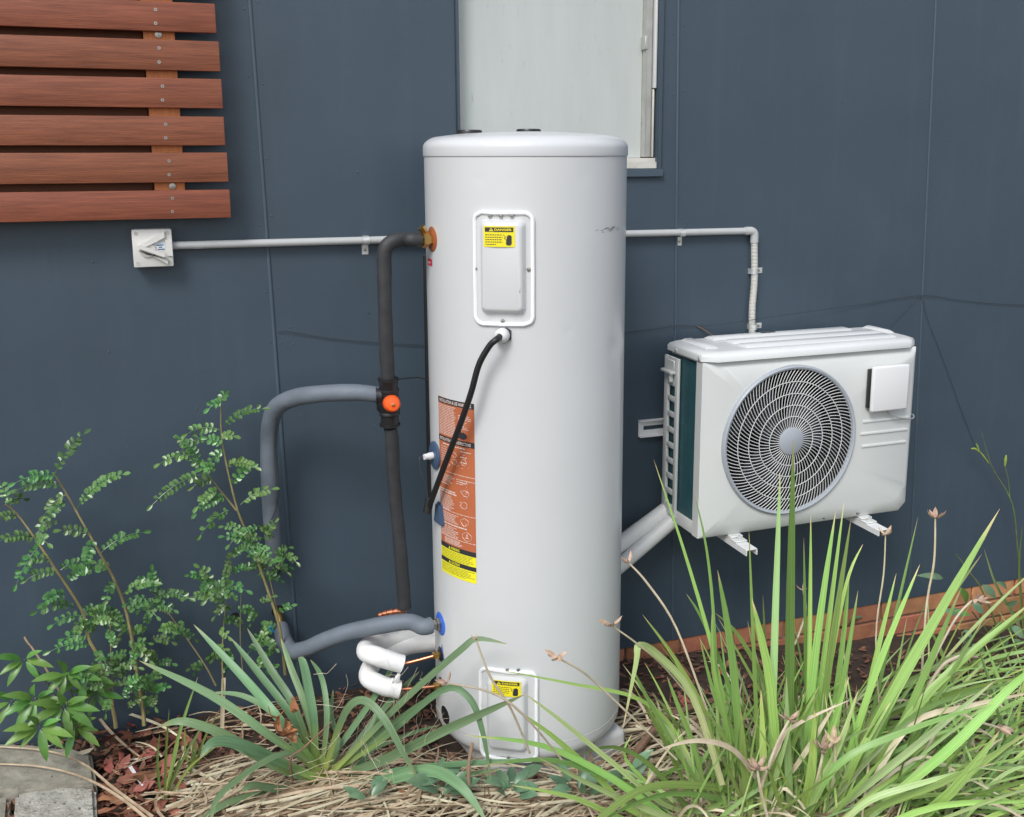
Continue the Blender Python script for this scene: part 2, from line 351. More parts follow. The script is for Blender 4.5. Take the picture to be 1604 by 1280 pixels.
sheet([sx(0, ZB, 1), sx(1, ZB, -1), sx(1, WZ1, -1), (WR, WZ1), (WR, WZ), (WL, WZ), (WL, WZ1), sx(0, WZ1, 1)])
sheet([sx(1, ZB, 1), sx(2, ZB, -1), sx(2, WZ1, -1), sx(1, WZ1, 1)])
sheet([sx(2, ZB, 1), (WX1, ZB), (WX1, WZ1), sx(2, WZ1, 1)])
for k, wd in ((0, .006), (1, .0055), (2, .005)):
    mb = MB(); n = 8; vs = []; fs = []
    for z in (ZB+.004, WZ1):
        for i in range(n+1):
            a = PI*i/n; vs.append((seam_x(k, z)-math.cos(a)*wd, -.0005-math.sin(a)*.0042, z))
    fs = [(i, i+1, n+2+i, n+1+i) for i in range(n)]
    mb.add(vs, fs); obj('joint_strip', mb, M['trim'], house)
mb = MB()                                                # framing behind the sheets
mb.box(WX0, WL-.04, .013, .10, ZB, WZ1); mb.box(WR+.04, WX1, .013, .10, ZB, WZ1); mb.box(WL-.04, WR+.04, .013, .10, ZB, WZ-.04)
mb.box(WL-.04, WR+.04, .075, .10, WZ-.04, WZ1)
obj('wall_frame', mb, M['dark_hole'], house)
mb = MB()                                                # nail heads along the joints
for k in range(3):
    for z in np.arange(.15, 2.6, .21):
        for s in (-1, 1):
            zz = z+random.uniform(-.03, .03); x = seam_x(k, zz)+s*random.uniform(.016, .024)
            mb.lathe([(.0035, 0), (.003, .0012), (0, .0016)], (x, -.0002, zz), (0, -1, 0), 8)
for px, py in ((577, 490), (455, 512), (460, 538), (472, 650), (587, 667), (145, 410), (292, 425), (308, 640), (1040, 100), (1320, 160), (1490, 220), (870, 640), (560, 270), (200, 700), (170, 550), (1565, 430)):
    mb.lathe([(.004, 0), (.0035, .0014), (0, .002)], at(px, py), (0, -1, 0), 8)
obj('nail_head', mb, M['trim'], house, kind='stuff')
# footing of single bricks
mb = MB(); mb.box(1.0, WX1, .02, .11, -.62, ZB-.002); mb.box(WX0, 1.0, .02, .11, -.62, ZB-.002)
obj('mortar_bed', mb, M['mortar'], house)
BM = None
for c in range(5):
    z1 = ZB-.003-c*.086; x = 1.05+(c % 2)*.12
    if c == 0: x += .06
    while x < 4.35:
        bm = bmesh.new(); bmesh.ops.create_cube(bm, size=1)
        for v in bm.verts: v.co = Vector((v.co.x*(.230+random.uniform(-.004, .003)), v.co.y*.05, v.co.z*(.076+random.uniform(-.002, .002))))
        bmesh.ops.bevel(bm, geom=bm.edges[:], offset=.004, segments=1, affect='EDGES')
        mb = MB(); mb.bm(bm, False, Matrix.Translation((x+.115, .031+random.uniform(-.0025, .0025), z1-.038)))
        obj('brick', mb, M['brick'], house); x += .24
for px, py, r in ((368, 966, .011), (435, 957, .016), (430, 893, .015)):
    P = at(px, py); mb = MB(); mb.lathe([(r, .0), (r, -.001), (r*1.25, -.003), (r*1.3, 0)], P, (0, 1, 0), 16); mb.lathe([(r, -.0012), (0, -.0012)], P, (0, 1, 0), 16)
    obj('pipe_hole', mb, M['dark_hole'], house)
# window with painted board
win = OFF and None
mb = MB(); wY = .045
mb.box(WL+.012, WR-.058, wY, wY+.01, WZ+.062, WZ1-.003)
winp = obj('window', mb, M['window_panel'], house)
mb = MB()
mb.box(WL+.001, WL+.011, -.012, .074, WZ+.004, WZ1-.004, .0015, 1); obj('window_jamb', mb, M['wall'], winp)
mb = MB(); mb.box(WL+.0115, WL+.021, .012, .044, WZ+.064, WZ1-.004, .001, 1); obj('window_stop', mb, M['win_white'], winp)
mb = MB(); mb.box(WR-.057, WR-.036, .010, .074, WZ+.064, WZ1-.004, .002, 1); mb.box(WR-.0355, WR-.030, .02, .072, WZ+.064, WZ1-.004)
obj('window_track', mb, M['win_alu'], winp)
mb = MB(); mb.box(WR-.0295, WR-.020, .002, .070, WZ+.30, WZ1-.004, .003, 2); obj('window_channel', mb, M['duct'], winp)
mb = MB(); mb.box(WR-.0295, WR-.0225, .012, .070, WZ+.064, WZ+.297, .002, 1); obj('window_channel', mb, M['win_white'], winp)
mb = MB(); mb.box(WR-.0185, WR-.0015, -.010, .072, WZ+.004, WZ1-.004, .0015, 1); obj('window_jamb', mb, M['wall'], winp)
mb = MB(); mb.box(WR-.064, WR-.052, .008, .044, WZ+.43, WZ+.475, .002, 1); obj('window_catch', mb, M['win_alu'], winp)
mb = MB(); mb.box(WL+.012, WR-.014, .006, .074, WZ+.036, WZ+.061, .003, 2); mb.box(WL+.012, WR-.014, -.004, .0055, WZ+.024, WZ+.048, .002, 1)
obj('window_sill', mb, M['win_white'], winp)
mb = MB(); mb.box(WL-.004, WR+.004, -.016, .074, WZ-.004, WZ+.0235, .002, 1); obj('window_ledge', mb, M['trim'], winp)
mb = MB(); P = at(1009, 204, wY); mb.add([P+Vector((-.002, -.0008, -.02)), P+Vector((.003, -.0008, -.005)), P+Vector((.001, -.0008, .016)), P+Vector((-.003, -.0008, .004))], [(0, 1, 2, 3)], False)
obj('chipped_patch', mb, M['dark_hole'], winp)

# ------------------------------------------------------------------ slatted screen
scr = thing('slat_screen', 'red brown timber slat screen fixed high on the wall at left', 'slat screen', (.03, -.085, 1.63))
edges = [(6, 52, 338), (65, 112, 344), (124, 170, 348), (183, 228, 352), (239, 285, 357), (297, 341, 361)]
FY = -.088; sl_z = []
for i, (ya, yb, xr) in enumerate(edges):
    za, zb = at(xr, ya, FY).z, at(xr, yb, FY).z; xe = at(xr, (ya+yb)/2, FY).x; sl_z.append((za, zb))
    mb = MB(); mb.box(-1.7, xe, FY, FY+.021, zb, za, .0025, 2)
    o = obj('slat', mb, M['slat'], scr)
    tl = random.uniform(-.0012, .0012); o.rotation_euler = (0, tl, 0)
    for fr in (.28, .74):
        zz = za+(zb-za)*fr; X = at(244+i*4.6+(ya*.01), ya+(yb-ya)*fr, FY).x
        mb = MB(); P = (X, FY+.0006, zz); mb.lathe([(.0052, 0), (.0048, .0018), (.002, .0018), (.0015, .0004), (0, .0004)], P, (0, -1, 0), 12)
        obj('screw', mb, M['screw'], o)
zt = 2.36; za, zb = zt, zt-.088
for k in range(2):
    mb = MB(); mb.box(-1.7, .197, FY, FY+.021, 2.272+k*.115, 2.36+k*.115, .0025, 2); obj('slat', mb, M['slat'], scr)
xb0, xb1 = at(233, 175, FY+.022).x, at(282, 175, FY+.022).x
mb = MB(); mb.box(xb0, xb1, FY+.022, -.03, 1.645, 2.46, .002, 1); bt = obj('batten', mb, M['batten'], scr)
mb = MB(); mb.box(-.95, -.87, FY+.022, -.03, 1.645, 2.46, .002, 1); obj('batten', mb, M['batten'], scr)
for py in (54, 292):
    P = at(248+(py-54)*.093, py, FY+.02); mb = MB(); mb.lathe([(.0095, 0), (.0095, .002), (.005, .0024), (.0048, .005), (.002, .0052), (.0018, .003), (0, .003)], P, (0, -1, 0), 16)
    obj('bolt', mb, M['screw'], bt)
mb = MB(); mb.box(-1.7, xb0-.004, -.028, -.012, 1.650, 2.46); obj('backing_board', mb, M['backing'], scr)
mb = MB(); mb.box(xb0+.01, xb1-.01, -.0295, -.001, 1.66, 2.45); mb.box(-.94, -.88, -.0115, -.001, 1.66, 2.45); obj('packer', mb, M['backing'], scr)

# ------------------------------------------------------------------ isolator switch
P0, P1 = at(209, 361, -.05), at(269, 416, -.05); cx, cz = (P0.x+P1.x)/2, (P0.z+P1.z)/2; hw = .057
sw = thing('isolator_switch', 'square white plastic isolator switch below the slat screen', 'switch', (cx, 0, cz))
mb = MB(); mb.box(cx-hw, cx+hw, -.043, -.0006, cz-hw, cz+hw, .008, 3); obj('switch_box', mb, M['switch'], sw)
mb = MB(); mb.box(cx-hw+.0005, cx+hw-.0005, -.052, -.0436, cz-hw+.0005, cz+hw-.0005, .0035, 2); fc = obj('face_plate', mb, M['switch'], sw)
def prism(mb, pts, y0, y1, bev=0):
    bm = bmesh.new(); f = bm.faces.new([bm.verts.new((x, y0, z)) for x, z in pts]); r = bmesh.ops.extrude_face_region(bm, geom=[f])
    for v in r['geom']:
        if isinstance(v, bmesh.types.BMVert): v.co.y = y1
    bmesh.ops.recalc_face_normals(bm, faces=bm.faces[:])
    if bev: bmesh.ops.bevel(bm, geom=[e for e in bm.edges], offset=bev, segments=2, affect='EDGES')
    return mb.bm(bm, False)
def sq(*p): return [(cx+a*hw, cz+b*hw) for a, b in p]
mb = MB(); prism(mb, sq((-.72, .12), (.62, .9), (.62, .55), (.1, .28), (-.5, .02)), -.061, -.0525)
prism(mb, sq((-.72, -.08), (.0, -.42), (.7, -.86), (.7, -.62), (.2, -.42), (-.3, -.3)), -.060, -.0525); obj('raised_guard', mb, M['switch'], sw)
mb = MB(); mb.lathe([(.024, 0), (.023, .004), (0, .004)], (cx-.015, -.0525, cz-.004), (0, -1, 0), 28); obj('dial', mb, M['switch_in'], sw)
mb = MB(); prism(mb, sq((-.72, .16), (-.6, .2), (.55, -.28), (.62, -.42), (.5, -.46), (-.68, .02)), -.072, -.0568); obj('handle', mb, M['switch'], sw)
mb = MB(); prism(mb, sq((.14, .2), (.6, .34), (.62, -.1), (.36, -.16)), -.0530, -.0524); st = obj('rating_sticker', mb, M['print_blue'], sw)
mb = MB()
for k, (a, b) in enumerate(((.2, .55), (.3, .48), (.26, .58))): prism(mb, sq((a, .17-.11*k), (b, .18-.11*k), (b, .13-.11*k), (a, .12-.11*k)), -.0534, -.0531)
obj('print', mb, M['print_dark'], st)
mb = MB(); prism(mb, sq((.64, .42), (.97, .36), (.97, -.45), (.72, -.42)), -.057, -.0523); obj('end_stop', mb, M['switch'], sw)
for a, b in ((-.78, .78), (.78, .78), (-.78, -.78), (.78, -.78)):
    mb = MB(); mb.lathe([(.0055, 0), (.0055, .0008), (.004, .0009), (.0036, .0001), (0, .0001)], (cx+a*hw, -.0522, cz+b*hw), (0, -1, 0), 12); obj('screw_cap', mb, M['switch_in'], sw)

# ------------------------------------------------------------------ conduit with clips
cz2 = 1.5455; cyy = -.021; RC = .0122
XE = at(1182, 365, cyy).x; cR = at(1100, 364, cyy).z
cond = thing('electrical_conduit', 'pale grey conduit from the isolator switch behind the tank to the elbow', 'conduit', (cx+hw, cyy, cz2))
mb = MB(); mb.tube([(cx+hw-.004, cyy, cz2), (1.0, cyy, cz2-.003), (XE-.035, cyy, cR)], RC, 16); pipe = obj('pipe', mb, M['pvc'], cond)
mb = MB()
for a, b, c in ((.02, .10, .5), (.105, .135, 1.6), (.14, .33, .5), (.42, .60, .5), (.64, .655, 1.2), (.72, .93, .6)):
    x = cx+hw+a*.62; e = cx+hw+b*.62
    while x < e:
        d = random.uniform(.002, .006); h = .0012*c
        th = .75
        for s in (0,): mb.add([(x, cyy-math.sin(th)*(RC+.0003), cz2-math.cos(th)*RC-h), (x+d, cyy-math.sin(th)*(RC+.0003), cz2-math.cos(th)*RC-h), (x+d, cyy-math.sin(th+.1)*(RC+.0006), cz2-math.cos(th+.1)*RC+h), (x, cyy-math.sin(th+.1)*(RC+.0006), cz2-math.cos(th+.1)*RC+h)], [(0, 1, 2, 3)], False)
        x += d+random.uniform(.0008, .002)
obj('print', mb, M['wire_grey'], pipe)
mb = MB(); el = [(XE-.040, cyy, cR)]+[(XE-.018+.018*math.sin(a), cyy, cR-.018+.018*math.cos(a)) for a in np.linspace(0, PI/2, 7)]+[(XE, cyy, cR-.044)]
mb.tube(el, .0152, 16); obj('elbow', mb, M['pvc'], cond)
xz = [(XE, cR-.040), (at(1183, 440, cyy).x-.004, at(1183, 440, cyy).z), (at(1178, 490, cyy).x, at(1178, 490, cyy).z), (at(1180, 540, cyy).x, at(1180, 545, cyy).z-.05)]
pts, _ = spline([(x, cyy, z) for x, z in xz], 30)
L = 0; dense = []; rr = []
for a, b in zip(pts, pts[1:]):
    dense.append(a)
N = 400; P2 = []; cum = [0]
for a, b in zip(pts, pts[1:]): cum.append(cum[-1]+(b-a).length)
k = 0
for i in range(N+1):
    t = cum[-1]*i/N
    while k < len(cum)-2 and cum[k+1] < t: k += 1
    P2.append(pts[k].lerp(pts[k+1], (t-cum[k])/max(1e-9, cum[k+1]-cum[k]))); rr.append(.0122+.0014*math.sin(t/.0052*2*PI))
mb = MB(); mb.tube(P2, rr, 12); obj('corrugated_pipe', mb, M['pvc_light'], cond)
def clip(c, horiz, tab, R=.0128):
    c = Vector(c); mb = MB(); vs = []; fs = []; n = 14
    A = Vector((1, 0, 0)) if horiz else Vector((0, 0, 1)); S = Vector((0, 0, tab)) if horiz else Vector((tab, 0, 0)); O = Vector((0, -1, 0))
    prof = [S*-1*(R+.001)+O*-.02]+[S*(-math.cos(t))*(R+.0012)+O*math.sin(t)*(R+.0012) for t in np.linspace(0, PI, n)]+[S*(R+.0015)+O*-.0195, S*(R+.034)+O*-.0195]
    for a in (-.0105, .0105):
        for p in prof: vs.append(c+p+A*a)
    m = len(prof); fs = [(i, i+1, m+i+1, m+i) for i in range(m-1)]
    mb.add(vs, fs)
    vs2 = [Vector(v)+Vector((0, -.0012, 0)) for v in vs[m-2:m]+vs[2*m-2:]]; mb.add(vs2, [(0, 1, 3, 2)], False)
    o = obj('saddle_clip', mb, M['zinc'], cond)
    mb = MB(); h = c+S*(R+.019)+O*(-.0195); mb.lathe([(.005, .0012), (.0045, .004), (.0018, .0045), (0, .003)], h, O, 10); obj('screw', mb, M['screw'], o)
P = at(573, 376, cyy); clip((P.x, cyy, cz2-.002), True, -1); P = at(1068, 364, cyy); clip((P.x, cyy, cR), True, -1)
P = at(1181, 425, cyy); clip((P.x, cyy, P.z), False, 1); P = at(1180, 512, cyy); clip((P.x, cyy, P.z), False, 1)

# ================================================================== WATER TANK
tank = thing('hot_water_tank', 'tall white cylindrical hot water tank standing in front of the window', 'water heater', (TX, TY, 0))
ZR = 1.8131
def cyl(s, z, d=0.0):                                    # s = angle (0 faces the garden), d = stand-off
    r = TR+d; return Vector((TX+math.sin(s)*r, TY-math.cos(s)*r, z))
mb = MB(); n = 200; zs = list(np.concatenate([[.0, .003, .008, .015, .024, .036, .05], np.linspace(.09, ZR-.004, 170)]))
dents = [(cylhit(751, 280), .010, .0012), (cylhit(803, 284), .008, .0010), (cylhit(890, 519), .010, .0017), (cylhit(845, 531), .008, .0009), (cylhit(962, 545), .030, .0028), (cylhit(865, 885), .030, .0006), (cylhit(915, 275), .02, .0007)]
vs = []
for z in zs:
    rb = TR if z > .05 else TR-.030*(1-z/.05)**2.4
    for k in range(n):
        s = 2*PI*k/n-PI; dd = .0004*noise.noise((s*3, z*2, 1))
        for (h, rad, dep) in dents:
            e = ((s-h[0])*TR)**2+(z-h[1])**2
            if e < 9*rad*rad: dd -= dep*math.exp(-e/(rad*rad)*1.4)
        vs.append((TX+math.sin(s)*(rb+dd), TY-math.cos(s)*(rb+dd), z))
mb.add(vs, [(j*n+k, j*n+(k+1) % n, (j+1)*n+(k+1) % n, (j+1)*n+k) for j in range(len(zs)-1) for k in range(n)])
mb.add([vs[k] for k in range(n)], [tuple(range(n))[::-1]], False)
obj('tank_shell', mb, M['tank'], tank)
mb = MB(); prof = [(TR-.004, -.004), (TR+.0022, -.003), (TR+.003, .001), (TR+.0026, .020)]+[(TR-.052+.0546*math.cos(a), .020+.034*math.sin(a)) for a in np.linspace(0.1, 1.45, 12)]+[(TR-.10, .0605), (.1, .066), (0, .068)]
mb.lathe(prof, (TX, TY, ZR), (0, 0, 1), 160); obj('tank_cap', mb, M['cap'], tank)
for px, wd in ((735, 42), (828, 46)):
    P = at(px, 203, TY+.10 if px > 800 else TY+.02); mb = MB(); mb.lathe([(.038, -.03), (.038, .004), (.036, .009), (.03, .010), (0, .010)], (P.x, P.y, at(px, 203.5 if px < 800 else 202, P.y).z-.010), (0, 0, 1), 28); obj('cap_plug', mb, M['black_pl'], tank)
mb = MB(); mb.tube([cyl(s, .068, .0006-.0006) + Vector((0, 0, -.004*math.sin(s*2))) for s in np.linspace(-2.2, 1.9, 60)], .0011, 5); obj('base_seam', mb, M['pad'], tank)
# access covers
def rrect(s0, s1, z0, z1, r, n=8):
    out = []
    for cxx, czz, a0 in ((s1-r, z1-r, 0), (s0+r, z1-r, PI/2), (s0+r, z0+r, PI), (s1-r, z0+r, 1.5*PI)):
        for k in range(n+1): a = a0+PI/2*k/n; out.append((cxx+r*math.cos(a), czz+r*math.sin(a)))
    return out
def cover(sa, sb, z0, z1, rsa, rsb, rz0, rz1, screws, sag):
    s0, s1 = sa*TR, sb*TR
    cov_mb = MB()
    def C(u, z, d): return cyl(u/TR, z, d)
    # dense plate: nested outlines from gasket to raised face
    a = rrect(s0+.005, s1-.005, z0+.005, z1-.005, .022); b = rrect(rsa*TR, rsb*TR, rz0, rz1, .016)
    def shr(p, e): 
        x0, x1, y0, y1 = rsa*TR+e, rsb*TR-e, rz0+e, rz1-e; return rrect(x0, x1, y0, y1, max(.016-e*.3, .008))
    loops = [[C(u, z, .0030) for u, z in a], [C(u, z, .0030) for u, z in b], [C(u, z, .006) for u, z in shr(b, .0025)], [C(u, z, .016) for u, z in shr(b, .0075)], [C(u, z, .0205) for u, z in shr(b, .0115)], [C(u, z, .022) for u, z in shr(b, .017)]]
    nn = len(a); V = [p for l in loops for p in l]; F = []
    for j in range(len(loops)-1):
        for k in range(nn): F.append((j*nn+k, j*nn+(k+1) % nn, (j+1)*nn+(k+1) % nn, (j+1)*nn+k))
    F.append(tuple((len(loops)-1)*nn+k for k in range(nn)))
    cov_mb.add(V, F)
    cov = obj('access_cover', cov_mb, M['tank'], tank)
    mb = MB(); pts = [C(u+.0016*noise.noise((u*40, z*25, sag)), z+.002*noise.noise((u*30, z*30, 5+sag)), .002) for u, z in rrect(s0, s1, z0, z1, .024, 10)]
    dp = []
    for i in range(len(pts)):
        for t in range(4): dp.append(pts[i].lerp(pts[(i+1) % len(pts)], t/4))
    def lift(p):
        s = math.atan2(p.x-TX, -(p.y-TY)); return cyl(s+.003*noise.noise((p.z*14, s*9, sag)), p.z+.002*noise.noise((s*20, p.z*20, sag+9)), .0035)
    dp = [lift(p) for p in dp]; dp.append(dp[0]); dp.append(dp[1]); mb.tube(dp, .0062, 8, False); obj('gasket', mb, M['gasket'], cov)
    for (px, py) in screws:
        s, z, _ = cylhit(px, py); nrm = Vector((math.sin(s), -math.cos(s), 0))
        mb = MB(); mb.lathe([(.0058, 0), (.0056, .002), (.004, .0042), (.0016, .0045), (.0014, .003), (0, .003)], cyl(s, z, .0032), nrm, 12); obj('screw', mb, M['screw'], cov)
    return cov
H = lambda x, y: cylhit(x, y)[:2]
a0, zt_ = H(744, 333); a1, _ = H(834, 333); _, zb_ = H(790, 508)
r0, rz1_ = H(753, 343); r1, _ = H(824, 343); _, rz0_ = H(790, 492)
covA = cover(a0, a1, zb_, zt_, r0, r1, rz0_, rz1_, [(768, 338), (785, 338), (802, 338), (746, 421), (828, 422), (788, 503)], 1)
b0, zt2 = H(753, 1044); b1, _ = H(840, 1044); zb2 = .012
q0, qz1 = H(763, 1055); q1, _ = H(827, 1055); qz0 = .045
covB = cover(b0, b1, .020, zt2, q0, q1, .052, qz1, [(779, 1049), (795, 1049), (812, 1049), (797, 1187)], 2)
# danger labels
def danger(cov, s0, s1, z0, z1, d):
    def mp(u, v, e=0): return cyl(s0+(s1-s0)*u, z0+(z1-z0)*v, d+e)
    def patch(mb, u0, u1, v0, v1, e, n=10):
        vs = []; 
        for v in (v0, v1):
            for k in range(n+1): vs.append(mp(u0+(u1-u0)*k/n, v, e))
        mb.add(vs, [(k, k+1, n+2+k, n+1+k) for k in range(n)], True); return mb
    lab = obj('danger_label', patch(MB(), 0, 1, 0, 1, 0), M['yellow'], cov)
    mb = MB(); patch(mb, .05, .95, .72, .94, .0004)
    mb.add([mp(u, v, .0007) for u, v in ((.72, .13), (.76, .08), (.86, .08), (.90, .16), (.90, .50), (.87, .56), (.83, .57), (.79, .53), (.75, .46), (.73, .3))], [tuple(range(10))], False)   # gloved hand
    for k in range(4): patch(mb, .745+.04*k, .775+.04*k, .40, .60-.04*abs(k-1.5), .0005, 2)
    z = [(.62, .60), (.70, .48), (.66, .42), (.73, .32)]
    for (ua, va), (ub, vb) in zip(z, z[1:]): mb.add([mp(ua, va, .0006), mp(ua+.022, va, .0006), mp(ub+.022, vb, .0006), mp(ub, vb, .0006)], [(0, 1, 2, 3)], False)
    for r in range(5):                                   # fine print, too small to read
        u = .06
        while u < (.60 if r < 4 else .42):
            dl = random.uniform(.03, .085); e = min(u+dl, .61); patch(mb, u, e, .56-.115*r, .60-.115*r, .0004, 2); u = e+.018
    pr = obj('print', mb, M['print_dark'], lab)
    mb = text_mb('DANGER', lambda u, v: mp(.36+.54*u, .775+v, .0008), w=1, h=.115, bold=.03); 
    mb.add([mp(.18, .755, .0008), mp(.33, .755, .0008), mp(.255, .92, .0008)], [(0, 1, 2)], False); obj('lettering', mb, M['yellow'], lab)
    mb = MB(); mb.add([mp(.246, .80, .0011), mp(.264, .80, .0011), mp(.268, .87, .0011), mp(.242, .87, .0011)], [(0, 1, 2, 3)], False); mb.add([mp(.246, .768, .0011), mp(.264, .768, .0011), mp(.264, .788, .0011), mp(.246, .788, .0011)], [(0, 1, 2, 3)], False)
    obj('exclamation_mark', mb, M['print_dark'], lab)
HR = lambda x, y: cylhit(x, y, TR+.023)[:2]
(l0, lz1), (l1, _), (_, lz0) = HR(757, 354), HR(806.5, 354), HR(780, 387)
danger(covA, l0, l1, lz0, lz1, .0226)
(l0, lz1), (l1, _), (_, lz0) = HR(770, 1064), HR(816, 1064), HR(790, 1091)
danger(covB, l0, l1, lz0, lz1, .0226)
# long installation sticker
s0, _ = H(690, 760); s1, _ = H(744.5, 760); _, zt_ = H(715, 628); _, zb_ = H(715, 905)
def smp(u, v, e=0): return cyl(s0+(s1-s0)*u, zt_+(zb_-zt_)*v, .0008+e)      # v runs down
def spatch(mb, u0, u1, v0, v1, e, n=8):
    vs = []
    for v in (v0, v1):
        for k in range(n+1): vs.append(smp(u0+(u1-u0)*k/n, v, e))
    mb.add(vs, [(k, k+1, n+2+k, n+1+k) for k in range(n)][:], True); return mb
stk = obj('installation_sticker', spatch(MB(), 0, 1, 0, .835, 0, 16), M['orange'], tank)
obj('warning_panel', spatch(MB(), 0, 1, .8352, 1, 0, 16), M['yellow2'], stk)
for va, vb in ((0, .032), (.212, .243), (.822, .85), (.907, .932)): obj('black_band', spatch(MB(), 0, 1, va, vb, .0004, 16), M['print_dark'], stk)
mb = MB()
mb.add([smp(.72+.13*math.cos(a)*(1 if k % 2 else .8), .185+.022*math.sin(a)*(1 if k % 2 else .8), .0005) for k, a in enumerate(np.linspace(0, 2*PI, 25)[:-1])], [tuple(range(24))], False)
obj('warning_symbol', mb, M['print_dark'], stk)
mb = MB()
def lines(u0, u1, v0, v1, pitch, th=.0036, rag=.25):
    v = v0
    while v < v1:
        u = u0; e = u1-random.random()*rag*(u1-u0)
        while u < e: 
            d = random.uniform(.05, .16); f = min(e, u+d); spatch(mb, u, f, v, v+th, .0005, 2); u = f+.012
        v += pitch
lines(.03, .56, .040, .205, .0088, .0036, .1); lines(.62, .95, .075, .10, .01); lines(.66, .9, .11, .155, .009, .003, .6)
lines(.15, .85, .252, .262, .012, .006); lines(.08, .35, .27, .36, .013, .003, .6); lines(.66, .95, .27, .36, .030, .005, .5)
lines(.02, 1.0, .405, .408, .02, .003, 0); lines(.02, .5, .425, .465, .0095); lines(.02, .35, .475, .485, .012, .006); lines(.02, .55, .51, .53, .012, .007); lines(.02, .5, .54, .615, .009)
lines(.02, .4, .62, .628, .012, .006); lines(.02, 1., .625, .628, .02, .003, 0); lines(.02, .6, .64, .69, .009); lines(.02, .8, .698, .706, .012, .007); lines(.02, .58, .715, .775, .009)
lines(.02, 1., .775, .778, .02, .003, 0); lines(.15, .7, .785, .815, .008, .004, .2); lines(.55, 1, .43, .46, .012, .003, .7)
for (u, v, ru, rv) in ((.78, .50, .10, .018), (.75, .44, .07, .012), (.75, .33, .06, .02), (.5, .30, .07, .014), (.5, .34, .08, .014), (.8, .745, .12, .026), (.3, .37, .07, .01), (.74, .57, .08, .022), (.75, .665, .10, .022), (.72, .14, .04, .014)):
    pts = [smp(u+ru*math.cos(a)*random.uniform(.75, 1.1), v+rv*math.sin(a)*random.uniform(.75, 1.1), .0007) for a in np.linspace(0, 2*PI, 13)]; pts[-1] = pts[0]; mb.tube(pts, .0006, 4, False)
for (u, v) in ((.8, .745),): spatch(mb, u-.01, u+.01, v-.018, v+.008, .0007, 2); spatch(mb, u-.05, u+.05, v+.004, v+.007, .0007, 2)
for k in range(26):
    u, v = random.uniform(.6, .92), random.choice((.45, .5, .57, .67, .30, .36))+random.uniform(-.02, .02); du, dv = random.uniform(-.07, .07), random.uniform(-.012, .012)
    mb.tube([smp(u, v, .0007), smp(u+du, v+dv, .0007)], .0006, 4, False)
obj('print', mb, M['print_white'], stk)
mb = text_mb('INSTALLATION & USE WARNINGS', lambda u, v: smp(.06+.88*u, .026-v, .0009), w=1, h=.019, bold=.02)
t2 = text_mb('INSTALLATION PARTS INSTRUCTIONS', lambda u, v: smp(.05+.87*u, .237-v, .0009), w=1, h=.018, bold=.02); obj('lettering', t2, M['print_white'], stk); obj('lettering', mb, M['print_white'], stk)
mb = text_mb('WARNING', lambda u, v: smp(.36+.24*u, .845-v, .0009), w=1, h=.017, bold=.02)
t2 = text_mb('CAUTION', lambda u, v: smp(.36+.24*u, .927-v, .0009), w=1, h=.015, bold=.02); obj('lettering', t2, M['yellow2'], stk)
for vv in (.845, .927): mb.add([smp(.28, vv, .0009), smp(.34, vv, .0009), smp(.31, vv-.016, .0009)], [(0, 1, 2)], False)
obj('lettering', mb, M['yellow2'], stk)
mb = MB()
lines(.03, .97, .857, .90, .0085, .0022, .15); lines(.03, .97, .94, .985, .0085, .0022, .3); obj('print', mb, M['print_dark'], stk)
# red sticker high on the side
(ra, rzt), (rb_, _), (_, rzb) = H(670.5, 404), H(677, 404), H(673, 416)
mb = MB(); vs = [cyl(ra+(rb_-ra)*k/6, z, .0008) for z in (rzt, rzb) for k in range(7)]; mb.add(vs, [(k, k+1, 8+k, 7+k) for k in range(6)]); rs = obj('red_sticker', mb, M['red'], tank)
mb = MB(); vs = [cyl(ra+(rb_-ra)*(.1+.6*k/6), z, .0012) for z in (rzt*.55+rzb*.45, rzt*.35+rzb*.65) for k in range(7)]; mb.add(vs, [(k, k+1, 8+k, 7+k) for k in range(6)]); obj('print', mb, M['print_white'], rs)
# scuffs
mb = MB()
for k in range(26):
    px, py = random.gauss(953, 9), random.gauss(360, 2.6); py -= (px-953)*.16; s, z, _ = cylhit(px, py); l = random.uniform(.004, .022)
    mb.add([cyl(s, z, .0006), cyl(s+l/TR, z+l*.22, .0006), cyl(s+l/TR, z+l*.22-.0008, .0006), cyl(s+.004, z-.001, .0006)], [(0, 1, 2, 3)], False)
for k in range(5):
    s, z, _ = cylhit(814+random.uniform(-1, 1), 452+random.uniform(-4, 4), TR+.023); mb.add([cyl(s, z, .0228), cyl(s+.004, z-.005, .0228), cyl(s+.002, z-.007, .0228)], [(0, 1, 2)], False)
obj('scuff_mark', mb, M['wire'], tank)
# cable gland and cable
s, z, P = cylhit(789, 524); nr = Vector((math.sin(s), -math.cos(s), 0)); ax = (nr+Vector((-.22, -.1, -.05))).normalized()
mb = MB(); mb.lathe([(.025, -.004), (.025, .004), (.022, .006), (0, .006)], cyl(s, z, .002), nr, 6); gl = obj('cable_gland', mb, M['black_pl'], tank)
mb = MB(); mb.lathe([(.020, .004), (.0215, .008), (.0215, .018), (.019, .028), (.012, .034), (.0095, .034), (.0095, .02)], cyl(s, z, .002), ax, 20); obj('gland_nut', mb, M['white_pl'], gl)
g0 = cyl(s, z, .002)+ax*.026
cab = [g0, g0+ax*.025+Vector((-.004, 0, -.004))]
for px, py, d in ((766, 543, .058), (750, 572, .06), (738, 615, .06), (722, 662, .055), (706, 704, .045), (693, 738, .038), (681, 770, .034)):
    cab.append(cylhit(px, py, TR+d)[2])
cab.append(at(671, 797, TY-.05))
mb = MB(); mb.tube(cab, .0088, 12, True, 6); obj('power_cable', mb, M['black_rub'], tank)
